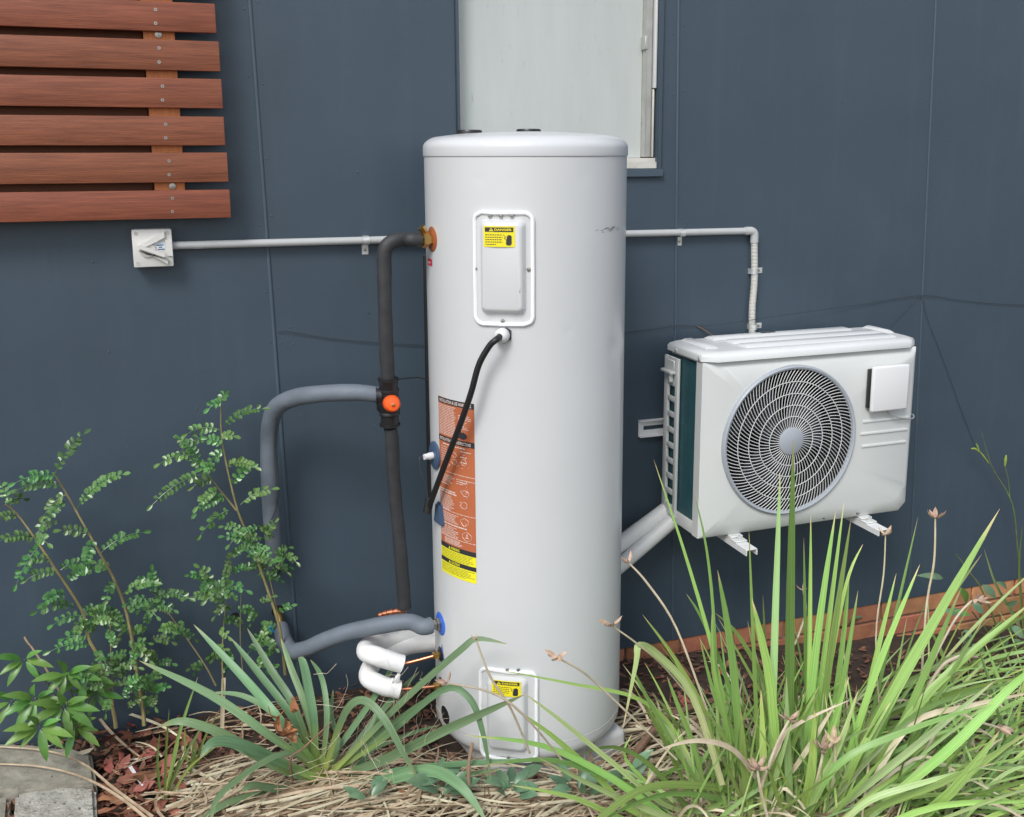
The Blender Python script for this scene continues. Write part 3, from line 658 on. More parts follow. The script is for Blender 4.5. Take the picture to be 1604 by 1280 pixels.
# sensor plugs on the left flank
def proj(P):
    d = Vector(P)-CAM; z = d.dot(FW); return 802+SX+FPX*d.dot(RT)/z, 640+SY-FPX*d.dot(UP)/z
def flank_z(a, py):
    lo, hi = -.2, 2.2
    for _ in range(40):
        m_ = (lo+hi)/2
        if proj(cyl(a, m_, .0))[1] > py: lo = m_
        else: hi = m_
    return (lo+hi)/2
def disc(px, py, R_, h, m, name, par=tank, az=-92, dz=0, prof=None):
    a = math.radians(az); z = flank_z(a, py); nr = Vector((math.sin(a), -math.cos(a), 0)); O = cyl(a, z+dz, -.004)
    mb = MB(); mb.lathe(prof or [(R_, 0), (R_, h), (R_*.86, h+.003), (R_*.3, h+.003), (0, h+.003)], O, nr, 26); return obj(name, mb, m, par), O, nr
dz = math.sin(0)
up, O, nr = disc(676, 713, .043, .010, M['blue_grom'], 'sensor_plug', az=-86)
mb = MB(); mb.lathe([(.011, .012), (.011, .026), (.009, .034), (.009, .042), (0, .042)], O+Vector((0, 0, .0)), (nr+Vector((0, -.12, .0))).normalized(), 14); obj('white_connector', mb, M['white_pl'], up)
e = O+nr*.044; mb = MB(); mb.tube([e, e+Vector((-.012, -.005, -.004)), e+Vector((-.008, -.01, -.05)), e+Vector((.006, -.012, -.10)), e+Vector((.012, -.012, -.15))], .0016, 6, True, 6); obj('sensor_wire', mb, M['wire'], up)
z1_ = H(682, 780)[1]; z0_ = H(684, 815)[1]; mb = MB(); bm = bmesh.new(); bmesh.ops.create_cube(bm, size=1)
for v in bm.verts: v.co = Vector((v.co.x*.022*(1 if v.co.z < 0 else .8), v.co.y*.06*(1 if v.co.z < 0 else .55), v.co.z*(z1_-z0_)))
bmesh.ops.bevel(bm, geom=bm.edges[:], offset=.006, segments=2, affect='EDGES')
a = math.radians(-80); mb.bm(bm, True, Matrix.Translation(cyl(a, (z0_+z1_)/2, .002)) @ Matrix.Rotation(a+PI/2, 4, 'Z')); lo = obj('cable_inlet', mb, M['blue_grom'], tank)
mb = MB(); P = at(671, 797, TY-.05); mb.tube([P+Vector((-.004, 0, -.012)), P+Vector((0, 0, .008)), P+Vector((.006, .0, .03))], .0135, 10, True, 4); obj('inlet_boot', mb, M['black_rub'], lo)
# dark cover strip down the back left, and pipe ports
mb = MB(); P0 = at(668, 400, TY+.17); P1 = at(675, 780, TY+.17); mb.tube([P0, P1], .011, 10); obj('cable_cover', mb, M['black_pl'], tank)
rg, O, nr = disc(671, 375, .037, .004, M['orange_ring'], 'hot_port', az=-84)
mb = MB(); mb.lathe([(.020, .004), (.020, .02), (.024, .02), (.024, .034), (.018, .036), (.018, .05), (.0, .05)], O, nr, 6); obj('brass_nut', mb, M['brass'], rg)
ax2 = (O+nr*.012); mb = MB(); mb.lathe([(.010, .0), (.010, .03), (.012, .03), (.012, .044), (0, .044)], ax2, (-.55, -.1, .82), 8); obj('brass_tee', mb, M['brass'], rg)
HOT = O+nr*.05
rg, O, nr = disc(680, 977, .037, .004, M['blue_ring'], 'cold_port', az=-84)
mb = MB(); mb.lathe([(.021, .004), (.021, .018), (.017, .02), (.017, .036), (0, .036)], O, nr, 6); obj('steel_nut', mb, M['screw'], rg)
COLD = O+nr*.03
a_ = math.radians(-82); _, zz, _ = cylhit(683, 1003)
mb = MB(); mb.add([cyl(a_, zz+.02, .001), cyl(a_+.05, zz-.02, .001), cyl(a_+.05, zz-.032, .001), cyl(a_-.02, zz+.005, .001)], [(0, 1, 2, 3)], False); obj('blue_tag', mb, M['blue_ring'], tank)
REF = []
for py in (1025, 1073):
    rg, O, nr = disc(683, py, .026, .003, M['black_pl'], 'refrigerant_port', az=-85)
    mb = MB(); mb.lathe([(.010, .003), (.010, .012), (.0135, .013), (.0135, .026), (.009, .030), (0, .03)], O, nr, 6); obj('brass_nut', mb, M['brass'], rg); REF.append(O+nr*.028)
disc(687, 1120, .030, .003, M['black_pl'], 'drain_port', az=-80)
# base pad
pad = thing('tank_pad', 'square grey plastic pad under the white tank', 'base pad', (TX, TY, -.05))
mb = MB(); mb.box(TX-.236, TX+.236, TY-.236, TY+.236, -.16, -.002, .02, 3); mb.xf(lambda p: Matrix.Rotation(math.radians(9), 3, 'Z') @ (Vector(p)-Vector((TX, TY, 0)))+Vector((TX, TY, 0))); obj('pad_slab', mb, M['pad'], pad)

# ================================================================== PIPES
# hot pipe with black lagging, mixing valve, copper tail
hot = thing('lagged_hot_pipe', 'black foam lagged hot water pipe from tank to valve', 'pipe', HOT)
V0, V1 = at(608, 592, -.365), at(611, 668, -.355)
E0 = at(612, 376, -.385)
path = [HOT+Vector((.012, 0, 0)), HOT+Vector((-.02, 0, .002)), E0+Vector((.055, 0, .0)), E0+Vector((.01, .0, -.003)), at(603, 392, -.385), at(602, 430, -.383), at(603, 480, -.38), at(605, 540, -.372), at(608, 596, -.365)]
mb = MB(); mb.tube(path, [.017, .0195, .021, .022, .0215, .021, .0205, .0215, .021], 20, True, 8)
for i, v in enumerate(mb.v):
    p = Vector(v); q = noise.noise(p*26)*.0013+noise.noise(p*70)*.0005; mb.v[i] = (p.x+q, p.y-q*.5, p.z)
obj('foam_lagging', mb, M['lag_black'], hot)
mb = MB(); mb.tube([HOT+Vector((.03, 0, 0)), HOT+Vector((-.01, 0, 0))], .011, 12); obj('copper_pipe', mb, M['copper'], hot)
val = thing('tempering_valve', 'black pipe valve with a round bright orange cap', 'valve', (V0+V1)/2)
A = (V1-V0); Ln = A.length; A.normalize()
mb = MB(); mb.lathe([(.022, -.002), (.029, 0), (.0295, .008), (.028, .010), (.028, .034), (.031, .036), (.031, .042), (.0285, .044), (.029, .062), (.032, .064), (.032, .1), (.029, .104), (.031, .108), (.031, .114), (.027, .117), (.027, .142), (.029, .143), (.029, .151), (.022, .153)], V0, A, 26)
k0 = len(mb.v)
for i in range(k0): mb.v[i] = mb.v[i]
obj('valve_body', mb, M['black_pl'], val)
mb = MB(); c = V0+A*.076; mb.lathe([(.031, -.03), (.031, .03), (.027, .034)], c+Vector((-.0, .012, 0)), (-1, .15, 0), 20); mb.lathe([(.026, .02), (.026, .034), (.028, .034), (.028, .038), (.02, .038)], V0+A*.055, (-1, .2, 0), 18); obj('side_inlet', mb, M['black_pl'], val)
dr = (CAM-c); dr.z *= .35; dr = (dr.normalized()+Vector((.14, 0, 0))).normalized()
mb = MB(); mb.lathe([(.021, .012), (.026, .02), (.026, .03), (.0255, .040), (.023, .052), (.018, .058), (0, .0605)], c+Vector((.003, 0, 0)), dr, 30); cp_ = obj('orange_cap', mb, M['cap_orange'], val)
mb = MB(); mb.lathe([(.0052, .058), (.0052, .0625), (.003, .063), (.002, .0615), (0, .0615)], c+Vector((.003, 0, 0)), dr, 12); obj('cap_screw', mb, M['brass'], cp_)
for h in (.004, .147):
    mb = MB(); mb.lathe([(.0305, -.003), (.0312, -.003), (.0312, .003), (.0305, .003)], V0+A*h, A, 24); obj('cable_tie', mb, M['black_rub'], val)
e = V0+A*.003; mb = MB(); mb.tube([e+Vector((.026, -.02, 0)), e+Vector((.06, -.01, .0)), e+Vector((.10, .01, -.006)), e+Vector((.14, .06, -.03))], .0022, 6, True, 6); obj('tie_tail', mb, M['black_rub'], val)
tail = thing('lagged_mixed_pipe', 'long black foam lagged pipe running down from the valve to copper elbow', 'pipe', V1)
path = [V1+A*.006, at(614, 690, -.352), at(618, 760, -.34), at(625, 840, -.325), at(630, 900, -.315), at(634, 952, -.305)]
mb = MB(); mb.tube(path, [.020, .0205, .020, .0205, .0215, .021], 20, True, 10)
for i, v in enumerate(mb.v):
    p = Vector(v); q = noise.noise(p*22)*.0016+noise.noise(p*65)*.0006; mb.v[i] = (p.x+q, p.y, p.z)
obj('foam_lagging', mb, M['lag_black'], tail)
mb = MB(); E = path[-1]; mb.tube([E+Vector((0, 0, .02)), E+Vector((0, 0, -.006)), E+Vector((-.008, .01, -.016)), E+Vector((-.03, .03, -.022)), E+Vector((-.065, .05, -.034)), E+Vector((-.073, .055, -.042)), E+Vector((-.074, .055, -.09))], .0085, 12, True, 5)
cpt = obj('copper_elbow', mb, M['copper'], tail)
for t, u in ((-.02, -.020), (-.034, -.024), (-.052, -.030), (-.066, -.036)):
    mb = MB(); mb.lathe([(.0085, -.006), (.0112, -.005), (.0112, .005), (.0085, .006)], E+Vector((t, .03+(-t-.03)*.55, u)), (-1, .6, -.3), 14); obj('copper_collar', mb, M['copper'], cpt)
# grey lagged pipes
gu = thing('upper_grey_pipe', 'grey foam lagged pipe bending from the valve down beside the shrub', 'pipe', at(420, 700, -.10))
path = [at(592, 618, -.352), at(560, 615, -.335), at(500, 617, -.28), at(456, 625, -.20), at(432, 640, -.15), at(423, 668, -.12), at(421, 720, -.10), at(424, 790, -.09), at(428, 850, -.08), at(430, 884, -.06), at(430, 894, .005)]
mb = MB(); mb.tube(path, [.024, .0255, .0265, .0275, .0275, .0275, .027, .027, .026, .022, .012], 22, True, 8)
for i, v in enumerate(mb.v):
    p = Vector(v); q = noise.noise(p*14)*.0012+noise.noise(p*60)*.0005; mb.v[i] = (p.x+q, p.y+q, p.z+q)
obj('foam_lagging', mb, M['lag_grey'], gu)
mb = MB(); mb.tube([at(434, 655, -.17), at(431, 700, -.135), at(436, 760, -.125), at(433, 795, -.12), at(421, 822, -.125)], .0024, 6, True, 8); obj('thin_wire', mb, M['wire'], gu)
gl_ = thing('lower_grey_pipe', 'grey foam lagged cold pipe curving from wall hole to the tank', 'pipe', at(450, 1020, -.15))
path = [at(440, 982, -.06), at(446, 1005, -.12), at(458, 1020, -.17), at(478, 1017, -.215), at(510, 1003, -.27), at(550, 989, -.32), at(600, 979, -.37), at(640, 974, -.405), COLD+Vector((-.03, 0, .0)), COLD+Vector((-.004, 0, .0))]
mb = MB(); mb.tube(path, [.025, .0265, .027, .0265, .0265, .026, .027, .0255, .026, .026], 22, True, 8)
for i, v in enumerate(mb.v):
    p = Vector(v); q = noise.noise(p*12)*.0014+noise.noise(p*55)*.0005; mb.v[i] = (p.x, p.y+q, p.z+q)
obj('foam_lagging', mb, M['lag_grey'], gl_)
mb = MB(); mb.tube([at(436, 958, .004), at(437, 964, -.03), at(440, 984, -.065)], .0125, 12, True, 5); wf = obj('brass_fitting', mb, M['brass'], gl_)
mb = MB(); P = at(430, 984, -.07); mb.box(P.x-.022, P.x+.004, P.y-.01, P.y+.01, P.z-.012, P.z+.0, .003); mb.box(P.x-.019, P.x+.002, P.y-.009, P.y+.009, P.z+.003, P.z+.013, .003); obj('blue_tap', mb, mat('tap_blue', (.02, .22, .38), .4), wf)
# white refrigerant lines
for k, (back, fr, end, lab) in enumerate((
        ([(690, 994, -.16), (650, 996, -.17), (610, 1004, -.20), (585, 1010, -.25)], [(575, 1013, -.31), (574, 1022, -.365), (588, 1027, -.405), (612, 1035, -.415), (630, 1040, -.42)], 0, 'white foam lagged refrigerant line looping to the upper brass nut'),
        ([(690, 1006, -.19), (640, 1012, -.20), (605, 1026, -.23), (588, 1036, -.27)], [(579, 1048, -.32), (577, 1060, -.37), (586, 1068, -.40), (606, 1076, -.415), (625, 1080, -.42)], 1, 'white foam lagged refrigerant line looping to the lower brass nut'))):
    pts = [at(*q) for q in back+fr]; t = thing('refrigerant_line', lab, 'refrigerant line', pts[5], 'refrigerant lines at the tank')
    mb = MB(); mb.tube(pts, [.029]*4+[.029, .0295, .0295, .029, .0285], 22, True, 8)
    for i, v in enumerate(mb.v):
        p = Vector(v); q = noise.noise(p*30)*.0012+noise.noise(p*90)*.0005; mb.v[i] = (p.x, p.y+q, p.z+q)
    lg = obj('foam_lagging', mb, M['lag_white'], t)
    if k == 0:
        mb = MB(); b = pts[-1]
        for q in range(5):
            o_ = b+Vector((-.014-.007*q*random.random(), -.012, -.026-.004*q)); mb.tube([o_, o_+Vector((random.uniform(-.008, .006), 0, -.012)), o_+Vector((random.uniform(-.01, .01), 0, -.022))], [.006, .005, .001], 6)
        obj('torn_foam', mb, M['lag_white'], lg)
    mb = MB(); mb.tube([pts[-2], pts[-1]+Vector((.002, 0, 0)), REF[k]+Vector((.006, 0, 0))], .0058, 12, True, 4); obj('copper_pipe', mb, M['copper'], t)
# white ducts from tank to outdoor unit
for k, (q, r, lab) in enumerate((([(930, 880, -.085), (975, 850, -.085), (1050, 795, -.085), (1085, 770, -.085)], .031, 'upper white lagged pipe between tank and outdoor unit'), ([(935, 915, -.125), (977, 881, -.125), (1052, 817, -.125), (1085, 788, -.12)], .027, 'lower white lagged pipe between tank and outdoor unit'))):
    mb = MB(); mb.tube([at(*p) for p in q], r, 24, True, 6); P = at(*q[1])
    obj('white_pipe', mb, M['duct'], None, label=lab, cat='pipe', group='white pipes behind the tank', loc=P)

# ================================================================== OUTDOOR UNIT
AX, AY, AZ, AW, AD, AH = 1.69216, -.34476, .49823, .87931, .27117, .62847
ac = thing('outdoor_unit', 'white split system outdoor unit with round fan grille on wall bracket', 'outdoor unit', (AX+AW/2, AY+AD/2, AZ))
W_ = lambda u, v, h: Vector((AX+u, AY+v, AZ+h))
Gc = at(1237, 690, AY-.018); gu_, gh_ = Gc.x-AX, Gc.z-AZ; GR = .262
GR = (at(1338, 690, AY-.018).x-at(1135, 690, AY-.018).x)/2*.5+(at(1237, 575, AY-.018).z-at(1237, 806, AY-.018).z)/2*.5
RI = GR-.012
mb = MB(); mb.box(AX+.004, AX+AW-.004, AY+.05, AY+.058, AZ+.004, AZ+AH-.004)   # inner bulkhead, cut by the fan opening
# casing: right, back, top, bottom
mb = MB(); mb.box(AX+AW-.02, AX+AW, AY+.045, AY+AD, AZ, AZ+AH-.002, .004); mb.box(AX+.03, AX+AW-.021, AY+AD-.02, AY+AD, AZ+.002, AZ+AH-.003)
mb.box(AX+.012, AX+AW-.021, AY+.046, AY+AD-.021, AZ, AZ+.02, .003); mb.box(AX+.012, AX+AW-.021, AY+.046, AY+AD-.021, AZ+AH-.012, AZ+AH-.003)
mb.box(AX+.002, AX+.012, AY+.046, AY+AD-.002, AZ, AZ+.045, .003)
obj('casing', mb, M['ac'], ac)
mb = MB(); mb.box(AX+.034, AX+AW-.03, AY+.20, AY+.205, AZ+.03, AZ+AH-.02); mb.box(AX+.63, AX+.635, AY+.06, AY+.2, AZ+.03, AZ+AH-.02); obj('inner_casing', mb, M['dark_in'], ac)
# front panel with raised plateau and circular opening
def rr2(u0, u1, h0, h1, cut):
    return (u0, u1, h0, h1, cut)
def hit(rect, a):
    u0, u1, h0, h1, rc = rect; dx, dz = math.cos(a), math.sin(a); t = 1e9
    if dx > 1e-9: t = min(t, (u1-gu_)/dx)
    if dx < -1e-9: t = min(t, (u0-gu_)/dx)
    if dz > 1e-9: t = min(t, (h1-gh_)/dz)
    if dz < -1e-9: t = min(t, (h0-gh_)/dz)
    c = rc                                               # cut corner bottom right
    if c:
        nx_, nz_ = 1, -1; d = dx*nx_+dz*nz_
        if d > 1e-9: t = min(t, ((u1-gu_)-(h0-gh_)-c)/d)
    return gu_+dx*t, gh_+dz*t
def angs(rects, n=180):
    A_ = set(np.linspace(-PI, PI, n, endpoint=False).round(6))
    for (u0, u1, h0, h1, c) in rects:
        pts = [(u0, h0), (u0, h1), (u1, h1)]+([(u1, h0)] if not c else [(u1-c, h0), (u1, h0+c)])
        for (u, h) in pts: A_.add(round(math.atan2(h-gh_, u-gu_), 6))
    return sorted(A_)
Rout = (0.0, AW, 0.0, AH-.004, .03); Rin = (.088, AW-.026, .052, AH-.034, .05); Rback = Rout
Rmid = (.012, AW-.004, .006, AH-.010, .03)
AN = angs([Rout, Rin, Rmid]); n = len(AN)
loops = []
loops.append([W_(gu_+RI*math.cos(a), -.018, gh_+RI*math.sin(a)) for a in AN])
loops.append([W_(u, -.018, h) for u, h in (hit(Rin, a) for a in AN)])
loops.append([W_(u, -.001, h) for u, h in (hit(Rmid, a) for a in AN)])
loops.append([W_(u, .004, h) for u, h in (hit(Rout, a) for a in AN)])
loops.append([W_(u, .045, h) for u, h in (hit(Rout, a) for a in AN)])
V = [p for l in loops for p in l]; F = [(j*n+k, (j+1)*n+k, (j+1)*n+(k+1) % n, j*n+(k+1) % n) for j in range(4) for k in range(n)]
mb = MB(); mb.add(V, F, False)
bmx = bmesh.new(); vv = [bmx.verts.new(p) for p in mb.v]; [bmx.faces.new([vv[i] for i in f]) for f in mb.f]
fp = MB(); fp.bm(bmx, False); 
front = obj('front_panel', fp, M['ac'], ac)
for (x0, y0, x1, y1) in ((1352, 661, 1433, 652), (1348, 680, 1424, 672), (1350, 700, 1419, 691)):
    a, b = at(x0, y0, AY-.02), at(x1, y1, AY-.02); mb = MB(); z = (a.z+b.z)/2; mb.box(a.x, min(b.x, AX+AW-.032), AY-.0225, AY-.0178, z-.005, z+.005, .0022, 2); obj('embossed_rib', mb, M['ac'], front)
# grille
mb = MB(); mb.lathe([(RI+.002, -.0175), (RI-.001, .0), (RI-.004, .19), (0, .195)], W_(gu_, 0, gh_), (0, 1, 0), 64); obj('fan_shroud', mb, M['dark_in'], ac)  # shroud coloured black so the opening reads as deep shade
gr = MB(); gr.lathe([(RI-.001, .0), (RI+.001, -.010), (GR-.004, -.013), (GR+.001, -.009), (GR+.003, .0), (GR+.003, .004)], W_(gu_, -.018, gh_), (0, 1, 0), 96)
gril = obj('fan_grille', gr, M['grille'], ac)
mb = MB(); mb.lathe([(.049, .004), (.049, -.006), (.046, -.008), (0, -.0085)], W_(gu_, -.024, gh_), (0, 1, 0), 40); obj('hub_cap', mb, M['grille'], gril)
radii = [.049+(RI-.049)*t for t in (0, .19, .385, .585, .79, 1.0)]
def gy(r): return -.0265+.004*(r/RI)**2
for r in radii[1:-1]:
    mb = MB(); mb.tube([W_(gu_+r*math.cos(a), gy(r)-.0012, gh_+r*math.sin(a)) for a in np.linspace(0, 2*PI, 73)], .0015, 6, False); obj('grille_ring', mb, M['spoke'], gril)
mb = MB()
def tw(r): return .55*(r/RI)**1.4
for j, cnt in enumerate((46, 62, 78, 94, 108)):
    for k in range(cnt):
        a0 = 2*PI*k/cnt+j*.013; pts = []
        for t in np.linspace(0, 1, 5):
            r = radii[j]+(radii[j+1]-radii[j])*t; a = a0-tw(r); pts.append(W_(gu_+r*math.cos(a), gy(r), gh_+r*math.sin(a)))
        mb.tube(pts, .0014, 4, False)
obj('grille_bar', mb, M['spoke'], gril, kind='stuff')
fan = MB(); fan.lathe([(.05, .06), (.05, .0), (.04, -.012), (0, -.014)], W_(gu_, .07, gh_), (0, 1, 0), 28); fo = obj('fan', fan, M['fan'], ac)
for b in range(3):
    mb = MB(); vs = []; nr_, na = 9, 9
    for i in range(nr_):
        r = .045+(.205-.045)*i/(nr_-1)
        for j in range(na):
            a = b*2*PI/3+(j/(na-1)-.5)*(1.25+.35*i/(nr_-1))+.5*i/(nr_-1); vs.append(W_(gu_+r*math.cos(a), .075+.045*(j/(na-1)-.5)+.012*i/(nr_-1), gh_+r*math.sin(a)))
    mb.add(vs, [(i*na+j, i*na+j+1, (i+1)*na+j+1, (i+1)*na+j) for i in range(nr_-1) for j in range(na-1)]); obj('fan_blade', mb, M['fan'], fo)
# coil side and guard
mb = MB(); mb.box(AX+.009, AX+.03, AY+.046, AY+AD-.003, AZ+.046, AZ+AH-.014); obj('coil', mb, M['coil'], ac)
mb = MB()
for k in range(90):
    y = AY+.05+k*(AD-.06)/90; mb.quad((AX+.0088, y, AZ+.047), (AX+.0088, y+.0008, AZ+.047), (AX+.0088, y+.0008, AZ+AH-.015), (AX+.0088, y, AZ+AH-.015))
obj('coil_fin', mb, mat('teal_fin_edge', (.04, .12, .14), .35), ac, kind='stuff')
mb = MB(); g0_, g1_ = AY+.168, AY+AD+.002; x0, x1 = AX-.006, AX+.005
mb.box(x0, x1, g0_, g0_+.022, AZ+.02, AZ+AH-.02, .003, 2); mb.box(x0, x1, g1_-.030, g1_, AZ+.02, AZ+AH-.02, .003, 2)
nh = 8; hz = [(AZ+.05+i*(AH-.165)/nh) for i in range(nh+1)]
for z in hz: mb.box(x0+.001, x1-.001, g0_+.018, g1_-.026, z-.010, z+.010, .003, 2)
mb.box(x0+.001, x1-.001, g0_+.018, g1_-.026, hz[-1]+.009, AZ+AH-.02, .002, 1); mb.box(x0+.001, x1-.001, g0_+.018, g1_-.026, AZ+.02, hz[0]-.009, .002, 1)
gd = obj('coil_guard', mb, M['ac'], ac)
mb = MB(); mb.box(x0-.022, x0-.0005, g0_+.012, g1_-.012, AZ+AH-.078, AZ+AH-.066, .004, 2); mb.box(x0-.006, x0-.0005, g0_+.02, g1_-.02, AZ+AH-.066, AZ+AH-.03, .002, 1); mb.box(x0-.016, x0-.0005, g0_+.03, g0_+.04, AZ+AH-.11, AZ+AH-.079, .003, 1); obj('grip', mb, M['ac'], gd)
# lid
lid = MB(); ov = .004
def oct_(e, z, cut=.05):
    u0, u1, v0, v1 = -ov+e, AW+ov-e, -.022+e, AD+ov-e; c = max(cut-e*.3, .01)
    return [W_(u, v, z) for u, v in ((u0+c, v0), (u1-c, v0), (u1, v0+c*.8), (u1, v1-c*.4), (u1-c*.5, v1), (u0+c*.5, v1), (u0, v1-c*.4), (u0, v0+c*.6))]
Z0 = AH
lp = [oct_(.0, Z0), oct_(0, Z0+.018), oct_(.006, Z0+.026), oct_(.022, Z0+.032), oct_(.03, Z0+.033)]
V = [p for l in lp for p in l]; F = [(j*8+k, j*8+(k+1) % 8, (j+1)*8+(k+1) % 8, (j+1)*8+k) for j in range(4) for k in range(8)]+[tuple(range(32, 40)), tuple(range(8))[::-1]]
lid.add(V, F, False); lo = obj('lid', lid, M['ac_lid'], ac)
def ridge(u0, u1, v0, v1):
    mb = MB(); e = .012; zt = Z0+.0335; zh = zt+.009
    p = [W_(u0, v0, zt), W_(u1, v0, zt), W_(u1, v1, zt), W_(u0, v1, zt), W_(u0+e, v0+e, zh), W_(u1-e, v0+e, zh), W_(u1-e, v1-e, zh), W_(u0+e, v1-e, zh)]
    mb.add(p, [(4, 5, 6, 7), (0, 1, 5, 4), (1, 2, 6, 5), (2, 3, 7, 6), (3, 0, 4, 7)], False); obj('lid_rib', mb, M['ac_lid'], lo)
ridge(.14, .74, .185, .25); ridge(.17, .80, .10, .165); ridge(.17, .80, .015, .08); ridge(.035, .085, .05, .235); ridge(AW-.06, AW-.022, .10, .24)
for v in (.19, .02): 
    mb = MB(); mb.lathe([(.0075, .0), (.0075, .002), (.005, .004), (0, .0045)], W_(-ov, v, Z0+.009), (-1, 0, 0), 12); obj('screw', mb, M['zinc'], lo)
mb = MB(); P = W_(.36, .222, Z0+.0432); mb.box(P.x, P.x+.06, P.y-.005, P.y+.006, P.z, P.z+.0008); obj('drain_slot', mb, M['dark_hole'], lo)
for px, py in ((1344, 804), (1290, 812)):
    P = at(px, py, AY-.008); mb = MB(); mb.lathe([(.006 if px > 1300 else .0025, -.008), (.0055 if px > 1300 else .0025, .002), (.003, .004), (0, .004)], P, (0, -1, 0), 12); obj('screw', mb, M['screw'], front)
# controller box
Pa, Pb = at(1369, 575, AY-.05), at(1421, 641, AY-.05)
mb = MB(); mb.box(Pa.x-.004, Pb.x-.01, AY-.034, AY-.0183, Pb.z+.012, Pa.z-.012, .004); cb = obj('controller_box', mb, M['black_pl'], ac)
mb = MB(); bm = bmesh.new(); mb.box(Pa.x, Pb.x, AY-.053, AY-.0345, Pb.z, Pa.z, .008, 3); obj('box_cover', mb, M['white_pl'], cb)
mb = MB(); q0_ = Vector(((Pa.x+Pb.x)/2+.0, AY-.03, Pb.z+.012)); mb.tube([q0_, q0_+Vector((.008, -.004, -.02)), q0_+Vector((.05, -.006, -.043)), Vector((AX+AW-.02, AY-.024, q0_.z-.058)), Vector((AX+AW+.006, AY+.0, q0_.z-.052)), Vector((AX+AW+.003, AY+.03, q0_.z-.052))], .0026, 8, True, 6); obj('box_lead', mb, M['wire_grey'], cb)
# wall bracket
brk = thing('wall_bracket', 'white steel wall bracket carrying the outdoor unit', 'bracket', (AX+AW/2, 0, AZ-.03))
Pa, Pb = at(1003, 660, -.02), at(1003, 686, -.02); zc = (Pa.z+Pb.z)/2; hh = (Pa.z-Pb.z)/2
mb = MB(); mb.box(Pa.x, AX+AW-.06, -.006, -.0025, zc+hh*.25, zc+hh); mb.box(Pa.x, AX+AW-.06, -.006, -.0025, zc-hh, zc-hh*.25); 
for u in (0, .13, .30, .5, .7, .85): mb.box(Pa.x+u*.9, Pa.x+u*.9+.02, -.006, -.0025, zc-hh*.25, zc+hh*.25)
mb.box(Pa.x, AX+AW-.06, -.022, -.0061, zc+hh-.003, zc+hh); mb.box(Pa.x, AX+AW-.06, -.022, -.0061, zc-hh, zc-hh+.003)
obj('rail', mb, M['white_pl'], brk)
for px in (1186, 1392):
    P = at(px, 862 if px < 1300 else 827, -.46); xa = P.x-.022; zt = AZ-.014
    mb = MB(); mb.box(xa-.022, xa+.022, -.462, -.0062, zt-.0035, zt, .001, 1); mb.box(xa-.022, xa-.0185, -.462, -.0062, zt-.022, zt-.0036); mb.box(xa+.0185, xa+.022, -.462, -.0062, zt-.022, zt-.0036)
    mb.box(xa-.022, xa+.022, -.010, -.0064, zt-.036, zc+hh, .001, 1)
    ar = obj('arm', mb, M['white_pl'], brk)
    mb = MB(); mb.box(xa-.024, xa+.024, AY-.05, AY+.03, zt+.0005, zt+.006, .002, 1); mb.box(xa-.024, xa+.024, AY-.02, AY+.03, zt+.0065, AZ-.0005, .002, 1); obj('foot', mb, M['ac'], ar)
    mb = MB(); mb.lathe([(.013, 0), (.013, .002), (.008, .002), (.008, .008), (.004, .009), (.004, .016), (0, .016)], (xa, AY-.034, zt+.006), (0, 0, 1), 6); obj('bolt', mb, M['zinc'], ar)

# ------------------------------------------------------------------ wires on the wall
def wire(name, pts, r, lab, m='wire', cat='wire'):
    mb = MB(); P = [at(*p) for p in pts]; mb.tube(P, r, 6, True, 8); obj(name, mb, M[m], None, label=lab, cat=cat, loc=P[0])
wire('wire', [(436, 521, -.004), (446, 519, -.008), (482, 525, -.006), (530, 532, -.006), (590, 537, -.006), (665, 541, -.006), (700, 542, -.006)], .0011, 'thin dark wire tacked across the wall left of the tank')
wire('wire', [(960, 524, -.006), (1010, 518, -.006), (1060, 511, -.008), (1100, 511, -.007), (1140, 507, -.036), (1185, 500, -.042), (1240, 492, -.03), (1350, 477, -.008), (1443, 463, -.007), (1500, 470, -.006), (1560, 476, -.006), (1620, 478, -.006)], .0010, 'thin dark wire sagging across the wall above the outdoor unit')
wire('wire', [(1443, 463, -.007), (1455, 505, -.006), (1480, 570, -.006), (1505, 640, -.006), (1528, 700, -.006)], .0008, 'thin wire hanging down the wall right of outdoor unit')
wire('wire', [(1092, 511, -.007), (1105, 518, -.012), (1122, 530, -.03)], .0018, 'short reddish wire end behind the top of the outdoor unit', 'branch')
wire('wire', [(1443, 463, -.007), (1420, 485, -.006), (1400, 505, -.006), (1385, 522, -.006)], .0007, 'faint thin wire from wall tack down behind the outdoor unit')
# ================================================================== GROUND COVER AND PLANTS
def gpt(px, py, dz=0.0):                                 # a spot on the ground seen at that place in the photo
    z = -.05
    for _ in range(4):
        P = onz(px, py, z); z = gz(P.x, P.y)
    return Vector((P.x, P.y, z+dz))
def prism_xy(pts, z0, z1, bev, amp, fr, cuts):
    bm = bmesh.new(); f = bm.faces.new([bm.verts.new((p[0], p[1], z0)) for p in pts]); r = bmesh.ops.extrude_face_region(bm, geom=[f])
    for v in r['geom']:
        if isinstance(v, bmesh.types.BMVert): v.co.z = z1
    bmesh.ops.recalc_face_normals(bm, faces=bm.faces[:])
    bmesh.ops.bevel(bm, geom=bm.edges[:], offset=bev, segments=2, affect='EDGES')
    bmesh.ops.triangulate(bm, faces=bm.faces[:])
    for _ in range(cuts): bmesh.ops.subdivide_edges(bm, edges=[e for e in bm.edges if e.calc_length() > .012], cuts=1, use_grid_fill=True)
    bm.normal_update()
    for v in bm.verts:
        v.co += v.normal*(noise.noise(v.co*fr)*amp+noise.noise(v.co*fr*3.3)*amp*.5)
    mb = MB(); mb.bm(bm, True); return mb
